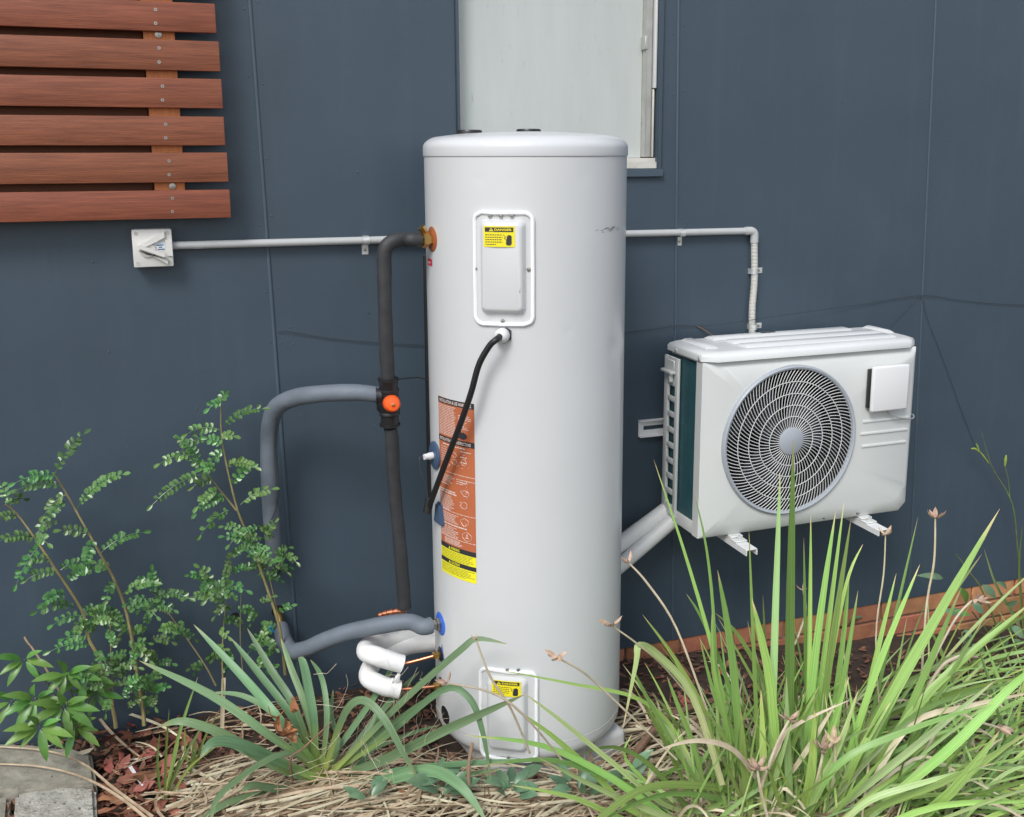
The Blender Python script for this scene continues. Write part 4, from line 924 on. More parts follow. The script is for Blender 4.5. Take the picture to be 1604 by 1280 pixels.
def onpl(l, z): return [onz(x, y, z) for x, y in l]
PV = 'concrete pavers at the garden edge'
for nm, pts, z1, m, lab in (
        ('paver', [(-120, 1160), (60, 1166), (143, 1176), (151, 1226), (20, 1236), (-120, 1246)], .004, 'concrete', 'long weathered concrete paver against the wall at lower left'),
        ('paver', [(24, 1242), (90, 1232), (150, 1233), (153, 1330), (18, 1330)], .010, 'aggregate', 'rough pebbled concrete paver in front at lower left corner'),
        ('paver', [(-120, 1253), (16, 1246), (10, 1330), (-120, 1330)], -.002, 'concrete', 'smooth concrete paver corner cut off by the left picture edge')):
    q = onpl(pts, z1); mb = prism_xy(q, -.075, z1, .010, .0035, 26, 5)
    obj(nm, mb, M[m], None, label=lab, cat='paver', group=PV, loc=(q[0].x*.5+q[2].x*.5, q[0].y*.5+q[2].y*.5, -.075))

# leaf litter: fine mass, then single dead leaves, straw
def chip(mb, P, l, wd, az, curl, tilt):
    d = Vector((math.cos(az), math.sin(az), tilt)).normalized(); s = Vector((-math.sin(az), math.cos(az), random.uniform(-.4, .4))).normalized(); nrm = d.cross(s)
    vs = []
    for t, k in ((-.5, .12), (-.2, .9), (.2, .8), (.5, .05)):
        c = P+d*l*t+nrm*curl*l*(abs(t)*2)**2
        vs += [c-s*wd*k+nrm*curl*wd*.6, c, c+s*wd*k+nrm*curl*wd*.6]
    mb.add(vs, [(3*i+j, 3*i+j+1, 3*i+j+4, 3*i+j+3) for i in range(3) for j in range(2)])
mb = MB()
for k in range(12000):
    px = random.uniform(-120, 1850); py = random.uniform(1020, 1460)
    P = gpt(px, py)
    if not (-1 < P.x < 4 and P.y < .01): continue
    if math.hypot(P.x-TX, P.y-TY) < .31: continue
    P.z += random.uniform(.0, .02); chip(mb, P, random.uniform(.012, .045), random.uniform(.003, .010), random.uniform(0, 2*PI), random.uniform(-.3, .3), random.uniform(-.4, .4))
obj('leaf_litter', mb, M['litter'], kind='stuff')
meshes = []
for k in range(12):
    mb = MB(); chip(mb, Vector((0, 0, 0)), random.uniform(.05, .085), random.uniform(.010, .018), 0, random.uniform(-.28, .3), 0); me = bpy.data.meshes.new('dry_leaf')
    me.from_pydata(mb.v, [], mb.f); me.polygons.foreach_set('use_smooth', mb.sm); me.materials.append(M['bark']); meshes.append(me)
for k in range(150):
    if k < 112: px, py = random.gauss(225, 50), random.uniform(1140, 1290)
    elif k < 132: px, py = random.uniform(975, 1150), random.uniform(1055, 1170)
    else: px, py = random.uniform(560, 960), random.uniform(1190, 1285)
    if px < 155 and k < 112: px = 160+random.random()*90
    P = gpt(px, py, random.uniform(.006, .035))
    zone = ('against the paver edge' if px < 185 else 'under the fern leaved shrub' if py < 1180 else 'at the edge of the straw' if px > 255 else 'between the pavers and the grass tuft') if k < 112 else ''
    lab = 'curled red brown dead leaf '+zone if k < 112 else 'dead brown leaf on dark soil right of the tank' if k < 132 else 'dead brown leaf among straw in front of the tank'
    o = obj('dry_leaf', None, None, None, label=lab, cat='dead leaf', group='dead leaves '+(zone if k < 112 else 'right of the tank' if k < 132 else 'in the straw'), loc=P, me=meshes[k % 12])
    o.rotation_euler = (random.uniform(-.5, .5), random.uniform(-.5, .5), random.uniform(0, 2*PI))
    sc_ = random.uniform(.75, 1.25); o.scale = (sc_,)*3
def ribbon(mb, pts, wd, n=None, nrm=None, att=True, fold=.25, prof=None, twist=0.0):
    n = n or len(pts)-1; vs = []; fs = []; at_ = []
    for i, p in enumerate(pts):
        t = i/(len(pts)-1); T = (pts[min(i+1, len(pts)-1)]-pts[max(i-1, 0)]).normalized()
        N = (nrm-T*nrm.dot(T)).normalized(); S = T.cross(N)
        if twist: 
            a = twist*t; N, S = N*math.cos(a)+S*math.sin(a), S*math.cos(a)-N*math.sin(a)
        k = wd*.5*(prof(t) if prof else 1)
        vs += [p-S*k+N*fold*k, p, p+S*k+N*fold*k]; at_ += [max(t, .001)]*3
    fs = [(3*i+j, 3*i+j+1, 3*i+j+4, 3*i+j+3) for i in range(len(pts)-1) for j in range(2)]
    mb.add(vs, fs, True, at_ if att else None)
def straw(mb, P, l, wd, az, lift):
    d = Vector((math.cos(az), math.sin(az), 0)); b = Vector((-math.sin(az), math.cos(az), 0))*random.uniform(-.16, .16)*l
    pts = []
    t0 = random.uniform(-.12, .12)
    for i in range(6):
        t = i/5; q = P+d*l*(t-.5)+b*4*t*(1-t); q.z = gz(q.x, q.y)+lift+t0*l*(t-.5)+.02*l*math.sin(t*PI); pts.append(q)
    ribbon(mb, pts, wd, nrm=Vector((random.uniform(-.5, .5), random.uniform(-.9, .2), 1)), att=False, fold=.3, prof=lambda t: 1-.7*t**3)
mb = MB(); mp_ = MB(); md_ = MB()
for k in range(1500):
    if k >= 1200: px, py = random.uniform(250, 1500), random.uniform(1290, 1430)
    elif k < 700: px, py = random.uniform(290, 980), 1195+100*random.random()**.7
    elif k < 1000: px, py = random.gauss(1010, 90), random.uniform(1130, 1290)
    elif k < 1070: px, py = random.uniform(190, 480), random.uniform(1130, 1280)
    else: px, py = random.uniform(1080, 1620), random.uniform(1100, 1300)
    P = gpt(px, py)
    if math.hypot(P.x-TX, P.y-TY) < .315 or P.y > -.05: continue
    az = random.gauss(.12, .42) if random.random() < .75 else random.uniform(0, PI)
    lf = random.uniform(.004, .05); straw(random.choice((mb, mb, mp_, mp_, md_)), P, random.uniform(.14, .48) if px > 330 else random.uniform(.06, .16), random.choice((.0025, .004, .006, .009)), az, lf)
obj('straw', mb, M['straw'], kind='stuff'); obj('straw', md_, M['straw_dark'], kind='stuff'); obj('straw', mp_, M['straw_pale'], kind='stuff')

# strap leaves
def prof_sword(t): return (.72+.28*min(t/.3, 1))*max(.02, 1-max(0, (t-.42)/.58)**2.0)
def prof_strap(t): return (.55+.45*min(t/.35, 1))*max(.02, 1-max(0, (t-.55)/.45)**2.4)
def strap(par, pts, wd, m, prof=prof_sword, nseg=4, roll=.6, fold=.25, name='leaf', tw=.5, label=None):
    P, _ = spline(pts, nseg)
    mid = P[len(P)//2]; v = (CAM-mid).normalized(); T = (P[-1]-P[0]).normalized(); S = T.cross(v).normalized()
    a = random.uniform(-roll, roll); nrm = v*math.cos(a)+S*math.sin(a)
    m = 'dietes_pale' if m == 'dietes' and random.random() < .25 else m
    mb = MB(); ribbon(mb, P, wd, nrm=nrm, fold=fold, prof=prof, twist=random.uniform(-tw, tw)); return obj(name, mb, M[m], par, label=label)
def pxs(l): return [at(*p) for p in l]
def ground_start(px, py): return gpt(px, py, -.01)
def wm(px, Y): return px/FPX*(Y-CY)*1.12

# --- blue green strap clump left of the tank
yb = gpt(506, 1226); YB = yb.y
yuc = thing('strap_leaf_clump', 'blue green broad strap leaved clump left of the tank base', 'plant', yb)
YL = [
 ([(440, 1130, -.04), (380, 1060, .10), (303, 978, .24)], 19), ([(420, 1150, -.08), (330, 1088, -.04), (218, 1035, .02)], 18),
 ([(455, 1120, .05), (405, 1055, .16), (362, 1000, .26)], 17), ([(462, 1110, .04), (425, 1050, .14), (387, 984, .24)], 17),
 ([(480, 1110, .06), (458, 1050, .14), (440, 1000, .22)], 17), ([(492, 1140, .0), (482, 1075, .05), (474, 1038, .08), (468, 1030, .1)], 21),
 ([(512, 1130, .02), (505, 1065, .08), (486, 1033, .10)], 13), ([(522, 1165, -.02), (545, 1110, -.06), (572, 1098, -.10), (603, 1128, -.16), (632, 1180, -.20), (656, 1222, -.22)], 18),
 ([(560, 1170, -.05), (640, 1090, -.12), (720, 1020, -.20), (748, 1001, -.22), (795, 1009, -.27)], 15), ([(580, 1160, -.05), (650, 1110, -.10), (706, 1073, -.14)], 17),
 ([(590, 1195, -.08), (700, 1142, -.22), (822, 1088, -.34)], 22), ([(590, 1224, -.1), (670, 1207, -.22), (722, 1232, -.34), (764, 1290, -.42)], 25),
 ([(440, 1195, -.05), (380, 1168, -.08), (335, 1163, -.1), (313, 1188, -.12)], 25), ([(430, 1200, -.04), (360, 1155, -.04), (290, 1130, -.03), (250, 1138, 0)], 20),
 ([(440, 1236, -.06), (395, 1230, -.1), (378, 1242, -.12)], 16), ([(500, 1252, -.03), (510, 1300, -.06)], 13),
 ([(545, 1150, .05), (600, 1070, .16), (622, 1028, .22)], 15), ([(570, 1150, .05), (620, 1090, .12), (657, 1052, .15)], 16),
 ([(590, 1165, -.08), (690, 1082, -.18), (735, 1093, -.24), (757, 1150, -.28), (769, 1222, -.30)], 15), ([(620, 1208, -.1), (740, 1196, -.26), (872, 1190, -.36)], 15),
 ([(600, 1230, -.06), (690, 1218, -.16), (790, 1204, -.30)], 14), ([(560, 1200, -.02), (600, 1150, .04), (640, 1130, .08)], 12),
 ([(470, 1180, 0), (430, 1120, .05), (380, 1090, .1), (330, 1085, .12)], 14), ([(450, 1210, -.02), (390, 1180, .0), (330, 1150, .04)], 14),
 ([(480, 1190, .04), (460, 1150, .1), (430, 1130, .14)], 12), ([(570, 1180, .0), (640, 1150, .05), (690, 1135, .06)], 10), ([(430, 1238, -.04), (350, 1260, -.1), (300, 1300, -.14)], 16),
 ([(450, 1180, -.08), (350, 1240, -.22), (330, 1290, -.3)], 14), ([(530, 1170, .02), (520, 1120, .06), (522, 1080, .08)], 12), ([(545, 1190, .0), (580, 1140, .04), (590, 1110, .06)], 11)]
for l, wd in YL:
    b = yb+Vector((random.uniform(-.03, .03), random.uniform(-.03, .03), 0))
    strap(yuc, [b]+[at(x, y, YB+dy) for x, y, dy in l], wm(wd*.66, YB), 'yucca', prof_strap, 5, .45, .3, tw=.25)
mb = MB()
for k in range(60):
    P = at(random.gauss(600, 60), random.gauss(1150, 45), YB+random.uniform(-.2, .1)); pts = [P]; d = Vector((random.uniform(-1, 1), random.uniform(-1, 1), random.uniform(-1, 1)))*.022
    for i in range(4): d = (d+Vector((random.uniform(-1, 1), random.uniform(-1, 1), random.uniform(-1, 1)))*.016); pts.append(pts[-1]+d)
    mb.tube(pts, .0005, 3, False, 2)
obj('curly_thread', mb, M['straw_pale'], yuc, kind='stuff')
mb = MB()
for k in range(7):
    P = at(random.gauss(447, 10), random.gauss(1150, 16), YB-.08); chip(mb, P, .05, .013, random.uniform(0, 6), .6, random.uniform(-1.5, 1.5))
obj('withered_flower', mb, M['dry_brown'], yuc)
mb = MB(); mb.tube([gpt(462, 1240), at(455, 1190, YB-.08), at(475, 1172, YB-.09), at(520, 1130, YB-.1)], [.004, .0035, .003, .0015], 6, True, 4); obj('dry_stalk', mb, M['branch'], yuc)

# --- iris like clumps on the right
def rnd_leaf(par, B, az, el, L_, droop, wd, m='dietes', roll=1.0, name='leaf', prof=prof_sword):
    d = Vector((math.cos(az)*math.cos(el), math.sin(az)*math.cos(el), math.sin(el))); pts = []
    for i in range(5):
        t = i/4; q = B+d*L_*t; q.z -= droop*t*t*L_; 
        fl = gz(q.x, q.y)+.004+.01*random.random()
        if q.z < fl and i > 0: q.z = fl
        if q.y > -.02: q.y = -.02
        pts.append(q)
    return strap(par, pts, wd, m, prof, 3, roll, .22, name)
def clear_tank(P, L_, az):
    q = P+Vector((math.cos(az), math.sin(az), 0))*L_
    return min(math.hypot(P.x+(q.x-P.x)*t-TX, P.y+(q.y-P.y)*t-TY) for t in (0, .3, .6, 1)) > .34
cb_ = gpt(1228, 1268)
c1 = thing('upright_iris_clump', 'tall upright clump of bright green sword leaves below the outdoor unit', 'plant', cb_)
YC = cb_.y
D1 = [
 ([(1235, 1290, 0), (1237, 1000, .02), (1243, 688, .03)], 17), ([(1205, 1290, 0), (1213, 1000, .02), (1222, 737, .02)], 13.5),
 ([(1158, 1290, 0), (1128, 1070, .1), (1080, 890, .18), (1024, 720, .25)], 7), ([(1128, 1290, .03), (1120, 1000, .12), (1107, 860, .16), (1086, 768, .18)], 6.5),
 ([(1165, 1260, 0), (1148, 1040, 0), (1124, 893, 0)], 14), ([(1220, 1290, -.02), (1208, 1080, -.02), (1178, 938, -.02)], 17),
 ([(1192, 1290, .06), (1182, 1050, .10), (1173, 828, .14)], 7.5), ([(1262, 1290, .04), (1268, 1000, .06), (1270, 805, .08)], 9), ([(1265, 1250, .06), (1262, 1040, .1), (1259, 843, .12)], 8),
 ([(1252, 1290, .02), (1278, 1020, .05), (1309, 801, .08)], 14), ([(1256, 1280, .05), (1292, 1020, .1), (1322, 787, .14)], 10), ([(1268, 1280, .02), (1302, 1020, .04), (1333, 813, .06)], 12),
 ([(1275, 1200, .06), (1310, 990, .1), (1330, 900, .12), (1352, 852, .14)], 7), ([(1290, 1210, .08), (1318, 1020, .12), (1330, 898, .14)], 11), ([(1296, 1200, .03), (1322, 1060, .06), (1344, 925, .08)], 10),
 ([(1300, 1280, .0), (1370, 1060, .03), (1441, 884, .04)], 13), ([(1320, 1280, .05), (1365, 1060, .1), (1404, 898, .14)], 11), ([(1330, 1270, .05), (1390, 1020, .16), (1438, 810, .24)], 7.5),
 ([(1290, 1290, -.05), (1420, 1050, -.08), (1566, 797, -.12)], 19), ([(1320, 1210, .04), (1430, 1020, .04), (1538, 868, .02)], 11), ([(1345, 1280, -.02), (1430, 1100, -.03), (1506, 920, -.04)], 15),
 ([(1380, 1260, -.03), (1470, 1090, -.06), (1542, 968, -.08)], 8), ([(1300, 1260, .08), (1400, 1080, .12), (1480, 960, .14)], 9), ([(1340, 1240, -.02), (1460, 1080, -.05), (1620, 940, -.1)], 16),
 ([(1142, 1290, .06), (1108, 1130, .1), (1060, 1035, .14), (1006, 962, .18)], 11), ([(1132, 1230, .0), (1085, 1090, .02), (1030, 1025, .02), (1001, 1011, .0), (996, 1040, -.01), (975, 1145, -.02)], 14),
 ([(1115, 1290, .05), (1090, 1180, .08), (1060, 1100, .1), (1045, 1060, .12)], 9), ([(1150, 1300, .02), (1075, 1200, .05), (1012, 1090, .06), (992, 1048, .06)], 8),
 ([(1180, 1290, .02), (1160, 1180, .05), (1120, 1090, .08), (1096, 1000, .1)], 9), ([(1190, 1270, .05), (1150, 1100, .12), (1105, 980, .18), (1075, 930, .2)], 8), ([(1240, 1240, .08), (1210, 1100, .14), (1160, 1000, .2), (1120, 960, .22)], 9),
 ([(1160, 1290, .04), (1140, 1150, .06), (1118, 1050, .08), (1115, 960, .1)], 10), ([(1250, 1240, .1), (1245, 1080, .14), (1235, 960, .16)], 11), ([(1232, 1250, .1), (1205, 1090, .16), (1195, 930, .2)], 10),
 ([(1240, 1290, -.06), (1235, 1190, -.07), (1232, 1060, -.08)], 15), ([(1225, 1300, -.06), (1300, 1200, -.1), (1345, 1080, -.12)], 12), ([(1285, 1300, -.05), (1292, 1180, -.06), (1330, 1060, -.06)], 16),
 ([(1300, 1300, -.08), (1340, 1190, -.1), (1395, 1100, -.1)], 13), ([(1250, 1300, -.08), (1270, 1210, -.1), (1276, 1110, -.1)], 18), ([(1195, 1300, -.05), (1196, 1200, -.06), (1192, 1080, -.04)], 14), ([(1180, 1300, -.05), (1165, 1200, -.06), (1160, 1110, -.05)], 16)]
for l, wd in D1:
    P = pxs([(x, y, YC+dy) for x, y, dy in l]); strap(c1, P, wm(wd, YC), 'dietes', prof_sword, 4, .45, .22)
for k in range(200):
    B = gpt(random.gauss(1235, 75), random.uniform(1170, 1310)); az = random.uniform(0, 2*PI); L_ = random.uniform(.18, .55)
    if not clear_tank(B, L_*.5, az): continue
    rnd_leaf(c1, B, az, random.uniform(.85, 1.45), L_, random.uniform(0, .25), random.uniform(.006, .015))
cb2 = gpt(1440, 1262)
c2 = thing('leaning_iris_clump', 'dense clump of green sword leaves leaning right in the lower right corner', 'plant', cb2)
for k in range(285):
    px = random.uniform(1290, 1640); py = random.uniform(1110 if px < 1420 else 1030, 1330); B = gpt(px, py); az = random.gauss(.12, .55); el = random.uniform(.12, .75)
    rnd_leaf(c2, B, az, el, random.uniform(.3, .75), random.uniform(.1, .4), random.uniform(.006, .015), roll=.8)
D2 = [([(1300, 1300, -.1), (1400, 1255, -.2), (1500, 1215, -.3), (1620, 1140, -.4)], 13), ([(1330, 1300, -.1), (1480, 1180, -.25), (1580, 1080, -.3), (1640, 1030, -.35)], 17), ([(1280, 1290, -.1), (1420, 1180, -.2), (1560, 1065, -.24)], 14),
      ([(1290, 1270, -.1), (1420, 1130, -.1), (1520, 1085, -.1), (1640, 1060, -.1)], 10), ([(1400, 1310, -.2), (1490, 1240, -.3), (1566, 1145, -.34)], 18), ([(1300, 1310, -.15), (1360, 1255, -.2), (1440, 1228, -.25), (1560, 1195, -.3)], 12),
      ([(1250, 1310, -.15), (1310, 1200, -.2), (1420, 1145, -.25), (1560, 1100, -.3)], 13), ([(1350, 1310, -.2), (1470, 1262, -.3), (1640, 1255, -.4)], 12)]
for l, wd in D2: strap(c2, pxs([(x, y, YC+dy) for x, y, dy in l]), wm(wd, YC-.1), 'dietes', prof_sword, 4, .5, .22)
cb4 = gpt(1330, 1300)
c4 = thing('tangled_iris_clump', 'tangled low clump of fine green and dead blades in front at bottom right', 'plant', cb4)
for k in range(200):
    B = gpt(random.uniform(1120, 1600), random.uniform(1215, 1340)); az = random.gauss(.3, 1.1); el = random.uniform(.1, 1.0)
    if clear_tank(B, .4, az): rnd_leaf(c4, B, az, el, random.uniform(.2, .5), random.uniform(.1, .6), random.uniform(.005, .012), roll=.9)
for k in range(95):
    B = gpt(random.uniform(1100, 1620), random.uniform(1150, 1330)); az = random.uniform(0, 2*PI)
    if clear_tank(B, .35, az): rnd_leaf(c4, B, az, random.uniform(.4, 1.2), random.uniform(.2, .5), random.uniform(.4, .9), random.uniform(.005, .010), 'straw_pale', 1.0, 'dry_blade')
cb3 = gpt(1085, 1278)
c3 = thing('arching_iris_clump', 'low clump of light green blades arching left across the tank base', 'plant', cb3)
Y3 = cb3.y
D3 = [([(1000, 1275, -.02), (930, 1210, -.05), (862, 1150, -.10), (806, 1111, -.12)], 11), ([(1060, 1290, -.05), (960, 1220, -.06), (850, 1168, -.10), (727, 1152, -.14)], 12), ([(1040, 1260, -.02), (960, 1195, -.06), (880, 1130, -.1), (817, 1083, -.12)], 9),
      ([(1060, 1150, .1), (1000, 1095, .06), (900, 1072, 0), (778, 1049, -.06)], 7), ([(1150, 1245, -.02), (1070, 1230, -.08), (1000, 1240, -.14), (930, 1290, -.2), (915, 1310, -.22)], 15), ([(1130, 1255, -.05), (1060, 1242, -.1), (990, 1260, -.15), (920, 1300, -.2)], 12),
      ([(1080, 1250, .05), (1040, 1160, .08), (985, 1060, .1)], 8), ([(1070, 1290, -.1), (950, 1240, -.14), (840, 1185, -.2)], 13), ([(1000, 1290, -.1), (900, 1250, -.16), (800, 1230, -.2)], 9), ([(1100, 1290, -.05), (1020, 1200, 0), (960, 1170, .02), (900, 1185, -.05)], 9),
      ([(980, 1230, -.04), (870, 1192, -.1), (760, 1198, -.16)], 12), ([(1050, 1255, .04), (980, 1190, .05), (990, 1150, .06)], 7), ([(1120, 1270, -.02), (1040, 1130, .12), (975, 1040, .2)], 8)]
for l, wd in D3: strap(c3, [cb3+Vector((random.uniform(-.06, .06), random.uniform(-.05, .05), 0))]+pxs([(x, y, Y3+dy) for x, y, dy in l]), wm(wd, Y3), 'dietes', prof_sword, 4, .4, .22)
for k in range(46):
    B = gpt(random.gauss(1060, 50), random.uniform(1210, 1310)); az = random.uniform(0, 2*PI); L_ = random.uniform(.12, .38)
    if clear_tank(B, L_, az): rnd_leaf(c3, B, az, random.uniform(.3, 1.2), L_, random.uniform(.1, .5), random.uniform(.007, .014))
# dead pale blades in the clumps
for par, n, xc, xs in ((c1, 75, 1200, 90), (c2, 15, 1450, 110), (c3, 40, 1060, 60)):
    for k in range(n):
        B = gpt(random.gauss(xc, xs), random.uniform(1130, 1300)); az = random.uniform(0, 2*PI) if par is not c2 else random.gauss(.3, 1.0); L_ = random.uniform(.15, .45)
        if clear_tank(B, L_, az): rnd_leaf(par, B, az, random.uniform(.4, 1.25), L_*1.25, random.uniform(.4, 1.0), random.uniform(.005, .010), 'straw_pale', 1.0, 'dry_blade')
for l, wd in (([(1195, 1235, -.05), (1150, 1175, -.1), (1090, 1160, -.1), (1030, 1175, -.1)], 9), ([(1185, 1240, -.05), (1215, 1180, -.1), (1240, 1140, -.1), (1335, 1095, -.1)], 9), ([(1240, 1210, -.05), (1270, 1165, -.08), (1310, 1100, -.1)], 9), ([(1205, 1280, -.1), (1225, 1235, -.12), (1250, 1255, -.14)], 7), ([(1310, 1290, -.1), (1430, 1190, -.15), (1500, 1210, -.2), (1640, 1290, -.3)], 6), ([(1340, 1280, -.1), (1420, 1140, -.1), (1520, 1105, -.12), (1640, 1080, -.15)], 11)):
    strap(c1 if wd != 6 and wd != 11 else c2, pxs([(x, y, YC+dy) for x, y, dy in l]), wm(wd, YC), 'straw_pale', prof_sword, 4, .5, .25, 'dry_blade')
def petal(mb, B, d, l, wd, up):
    d = d.normalized(); s = d.cross(up).normalized(); n_ = s.cross(d); vs = []
    for t, k, h in ((0, .25, 0), (.35, 1, -.12), (.7, .8, -.05), (1, .06, .16)):
        c = B+d*l*t+n_*h*l; vs += [c-s*wd*k+n_*wd*.7*k, c, c+s*wd*k+n_*wd*.7*k]
    mb.add(vs, [(3*i+j, 3*i+j+1, 3*i+j+4, 3*i+j+3) for i in range(3) for j in range(2)])
def stalk(par, pts, r, np_=4, psz=.03, m='pod', sm='straw_pale'):
    mb = MB(); P = pxs(pts); mb.tube(P, [r*1.1]*(len(P)-1)+[r*.8], 6, True, 5); s = obj('flower_stalk', mb, M[sm], par)
    T = (P[-1]-P[-2]).normalized(); q = MB()
    for k in range(np_):
        a = 2*PI*k/np_+random.random(); R_ = Vector((math.cos(a), math.sin(a), 0.0)); d = T*random.uniform(.15, 1.0)+R_*random.uniform(.6, 1.1)
        petal(q, P[-1], d, psz*random.uniform(.6, .95), psz*.15, T)
    obj('seed_pod', q, M[m], s)
ST = [(c1, [(1380, 1150, .1), (1372, 1000, .12), (1384, 900, .12), (1387, 838, .12)], .0024, 4, .045), (c1, [(1440, 1130, .1), (1450, 960, .12), (1463, 880, .12), (1465, 812, .12)], .0032, 5, .05),
      (c3, [(1110, 1130, .1), (1045, 1050, .05), (1000, 1010, .0), (958, 980, -.02)], .0024, 4, .045), (c3, [(1110, 1120, .12), (1060, 985, .14), (1015, 915, .14), (985, 882, .14)], .003, 3, .045),
      (c3, [(1060, 1190, .02), (955, 1090, -.04), (912, 1052, -.08), (872, 1030, -.1)], .0026, 5, .045), (c3, [(830, 1180, -.1), (800, 1110, -.14), (768, 1060, -.14), (746, 1003, -.14)], .0026, 3, .022), (c3, [(880, 1190, -.1), (820, 1120, -.16), (770, 1085, -.16), (700, 1070, -.16)], .0026, 3, .04),
      (c1, [(1205, 1290, -.12), (1192, 1240, -.14), (1186, 1205, -.15)], .004, 6, .055), (c1, [(1190, 1240, -.1), (1215, 1170, -.12), (1236, 1128, -.12)], .004, 5, .05), (c1, [(1270, 1260, -.12), (1285, 1200, -.14), (1290, 1175, -.14)], .004, 6, .055), (c1, [(1300, 1250, -.1), (1308, 1190, -.12), (1306, 1165, -.12)], .004, 5, .055),
      (c2, [(1440, 1190, -.1), (1490, 1120, -.15), (1530, 1130, -.2), (1565, 1140, -.2)], .004, 5, .06), (c2, [(1430, 1120, 0), (1470, 1050, 0), (1497, 1030, 0), (1515, 1028, 0)], .005, 4, .04), (c2, [(1440, 1080, .1), (1490, 980, .15), (1518, 945, .15), (1530, 940, .15)], .0035, 5, .055), (c1, [(1245, 1010, .2), (1262, 960, .25), (1258, 925, .25)], .003, 3, .035)]
for a in ST: stalk(a[0], [(x, y, YC+dy) for x, y, dy in a[1]], a[2], a[3], a[4])
# --- slender stalk with buds against the wall at far right
bp = at(1603, 960, -.10)
bs = thing('budding_stalk', 'slender bare stalk with green buds against the wall at far right', 'plant', (bp.x, bp.y, gz(bp.x)))
mb = MB(); mb.tube([Vector((bp.x-.05, -.12, gz(bp.x)))]+pxs([(1600, 940, -.10), (1593, 850, -.09), (1588, 800, -.09), (1577, 770, -.08), (1557, 738, -.07), (1548, 715, -.07), (1537, 675, -.07)]), [.004, .0035, .003, .003, .003, .0025, .002, .001], 6, True, 5); obj('stem', mb, M['green_stem'], bs)
for l, r in (([(1549, 726, -.07), (1540, 714, -.07), (1534, 707, -.07)], .004), ([(1534, 708, -.07), (1527, 703, -.07), (1521, 703, -.07)], .005), ([(1534, 707, -.07), (1531, 699, -.07), (1529, 695, -.07)], .004), ([(1574, 730, -.08), (1575, 720, -.08), (1576, 713, -.08)], .0065)):
    mb = MB(); P = pxs(l); mb.tube(P, [r*.5, r, r*.35], 8, True, 4); obj('bud', mb, M['bud'], bs)
mb = MB(); mb.tube(pxs([(1582, 780, -.08), (1579, 750, -.08), (1574, 730, -.08)]), .0018, 6, True, 4); obj('stem', mb, M['green_stem'], bs)
strap(bs, [Vector((bp.x-.02, -.14, gz(bp.x)))]+pxs([(1597, 900, -.12), (1602, 820, -.12)]), .012, 'dietes'); strap(bs, [Vector((bp.x-.02, -.14, gz(bp.x)))]+pxs([(1586, 960, -.14), (1560, 915, -.14), (1541, 858, -.14)]), .014, 'dietes')
# --- broad leaved seedling by the footing
def broad(par, B, Tp, wd, m, nrm=None, name='leaf', sag=.08):
    v = Tp-B; L_ = v.length; d = v.normalized(); nrm = nrm or Vector((random.uniform(-.5, .5), -1, random.uniform(.2, 1))); nrm = (nrm-d*nrm.dot(d)).normalized(); S = d.cross(nrm); vs = []; n_ = 6
    for i in range(n_+1):
        t = i/n_; k = wd*.5*max(.03, math.sin(PI*min(1, t**.85*1.0))**.8); c = B+v*t+nrm*sag*L_*math.sin(PI*t)
        vs += [c-S*k+nrm*k*.28, c, c+S*k+nrm*k*.28]
    mb = MB(); mb.add(vs, [(3*i+j, 3*i+j+1, 3*i+j+4, 3*i+j+3) for i in range(n_) for j in range(2)]); return obj(name, mb, M[m], par)
Z6 = lambda x, y: (1380+x/4.924, 860+y/4.924)
bl_ = gpt(1560, 1040)
bl = thing('broad_leaf_seedling', 'bushy seedling with oval green leaves against the brick footing', 'plant', (2.95, -.2, gz(2.95)))
for pts in ([(890, 900), (900, 640), (780, 320), (690, 190), (580, 40)], [(930, 900), (880, 760), (820, 640), (700, 480)], [(1060, 900), (980, 780), (900, 700), (880, 560)]):
    mb = MB(); mb.tube([at(*Z6(x, y), -.2+.03*i*0) for i, (x, y) in enumerate(pts)], [.006, .005, .004, .003, .002][:len(pts)], 6, True, 4); obj('stem', mb, M['green_stem'], bl)
for (a, b, c, d, w_) in ((480, 225, 270, 205, 60), (660, 420, 590, 290, 90), (780, 275, 885, 380, 80), (650, 500, 460, 470, 70), (560, 480, 690, 515, 60), (940, 570, 850, 650, 90), (950, 590, 1015, 650, 70), (870, 780, 985, 660, 100), (690, 740, 590, 685, 70), (700, 740, 800, 790, 70), (910, 790, 1030, 890, 70), (1000, 590, 1095, 690, 80), (970, 310, 885, 255, 60), (725, 265, 775, 240, 50), (700, 420, 790, 500, 80), (1010, 700, 1100, 780, 90), (640, 620, 700, 700, 60), (1040, 820, 1120, 760, 80), (840, 850, 760, 900, 60), (960, 430, 1060, 400, 60)):
    y = -.2+random.uniform(-.06, .05); broad(bl, at(*Z6(a, b), y), at(*Z6(c, d), y-.03), w_/4.924/FPX*3.6, 'schef' if random.random() < .35 else 'cover_leaf')
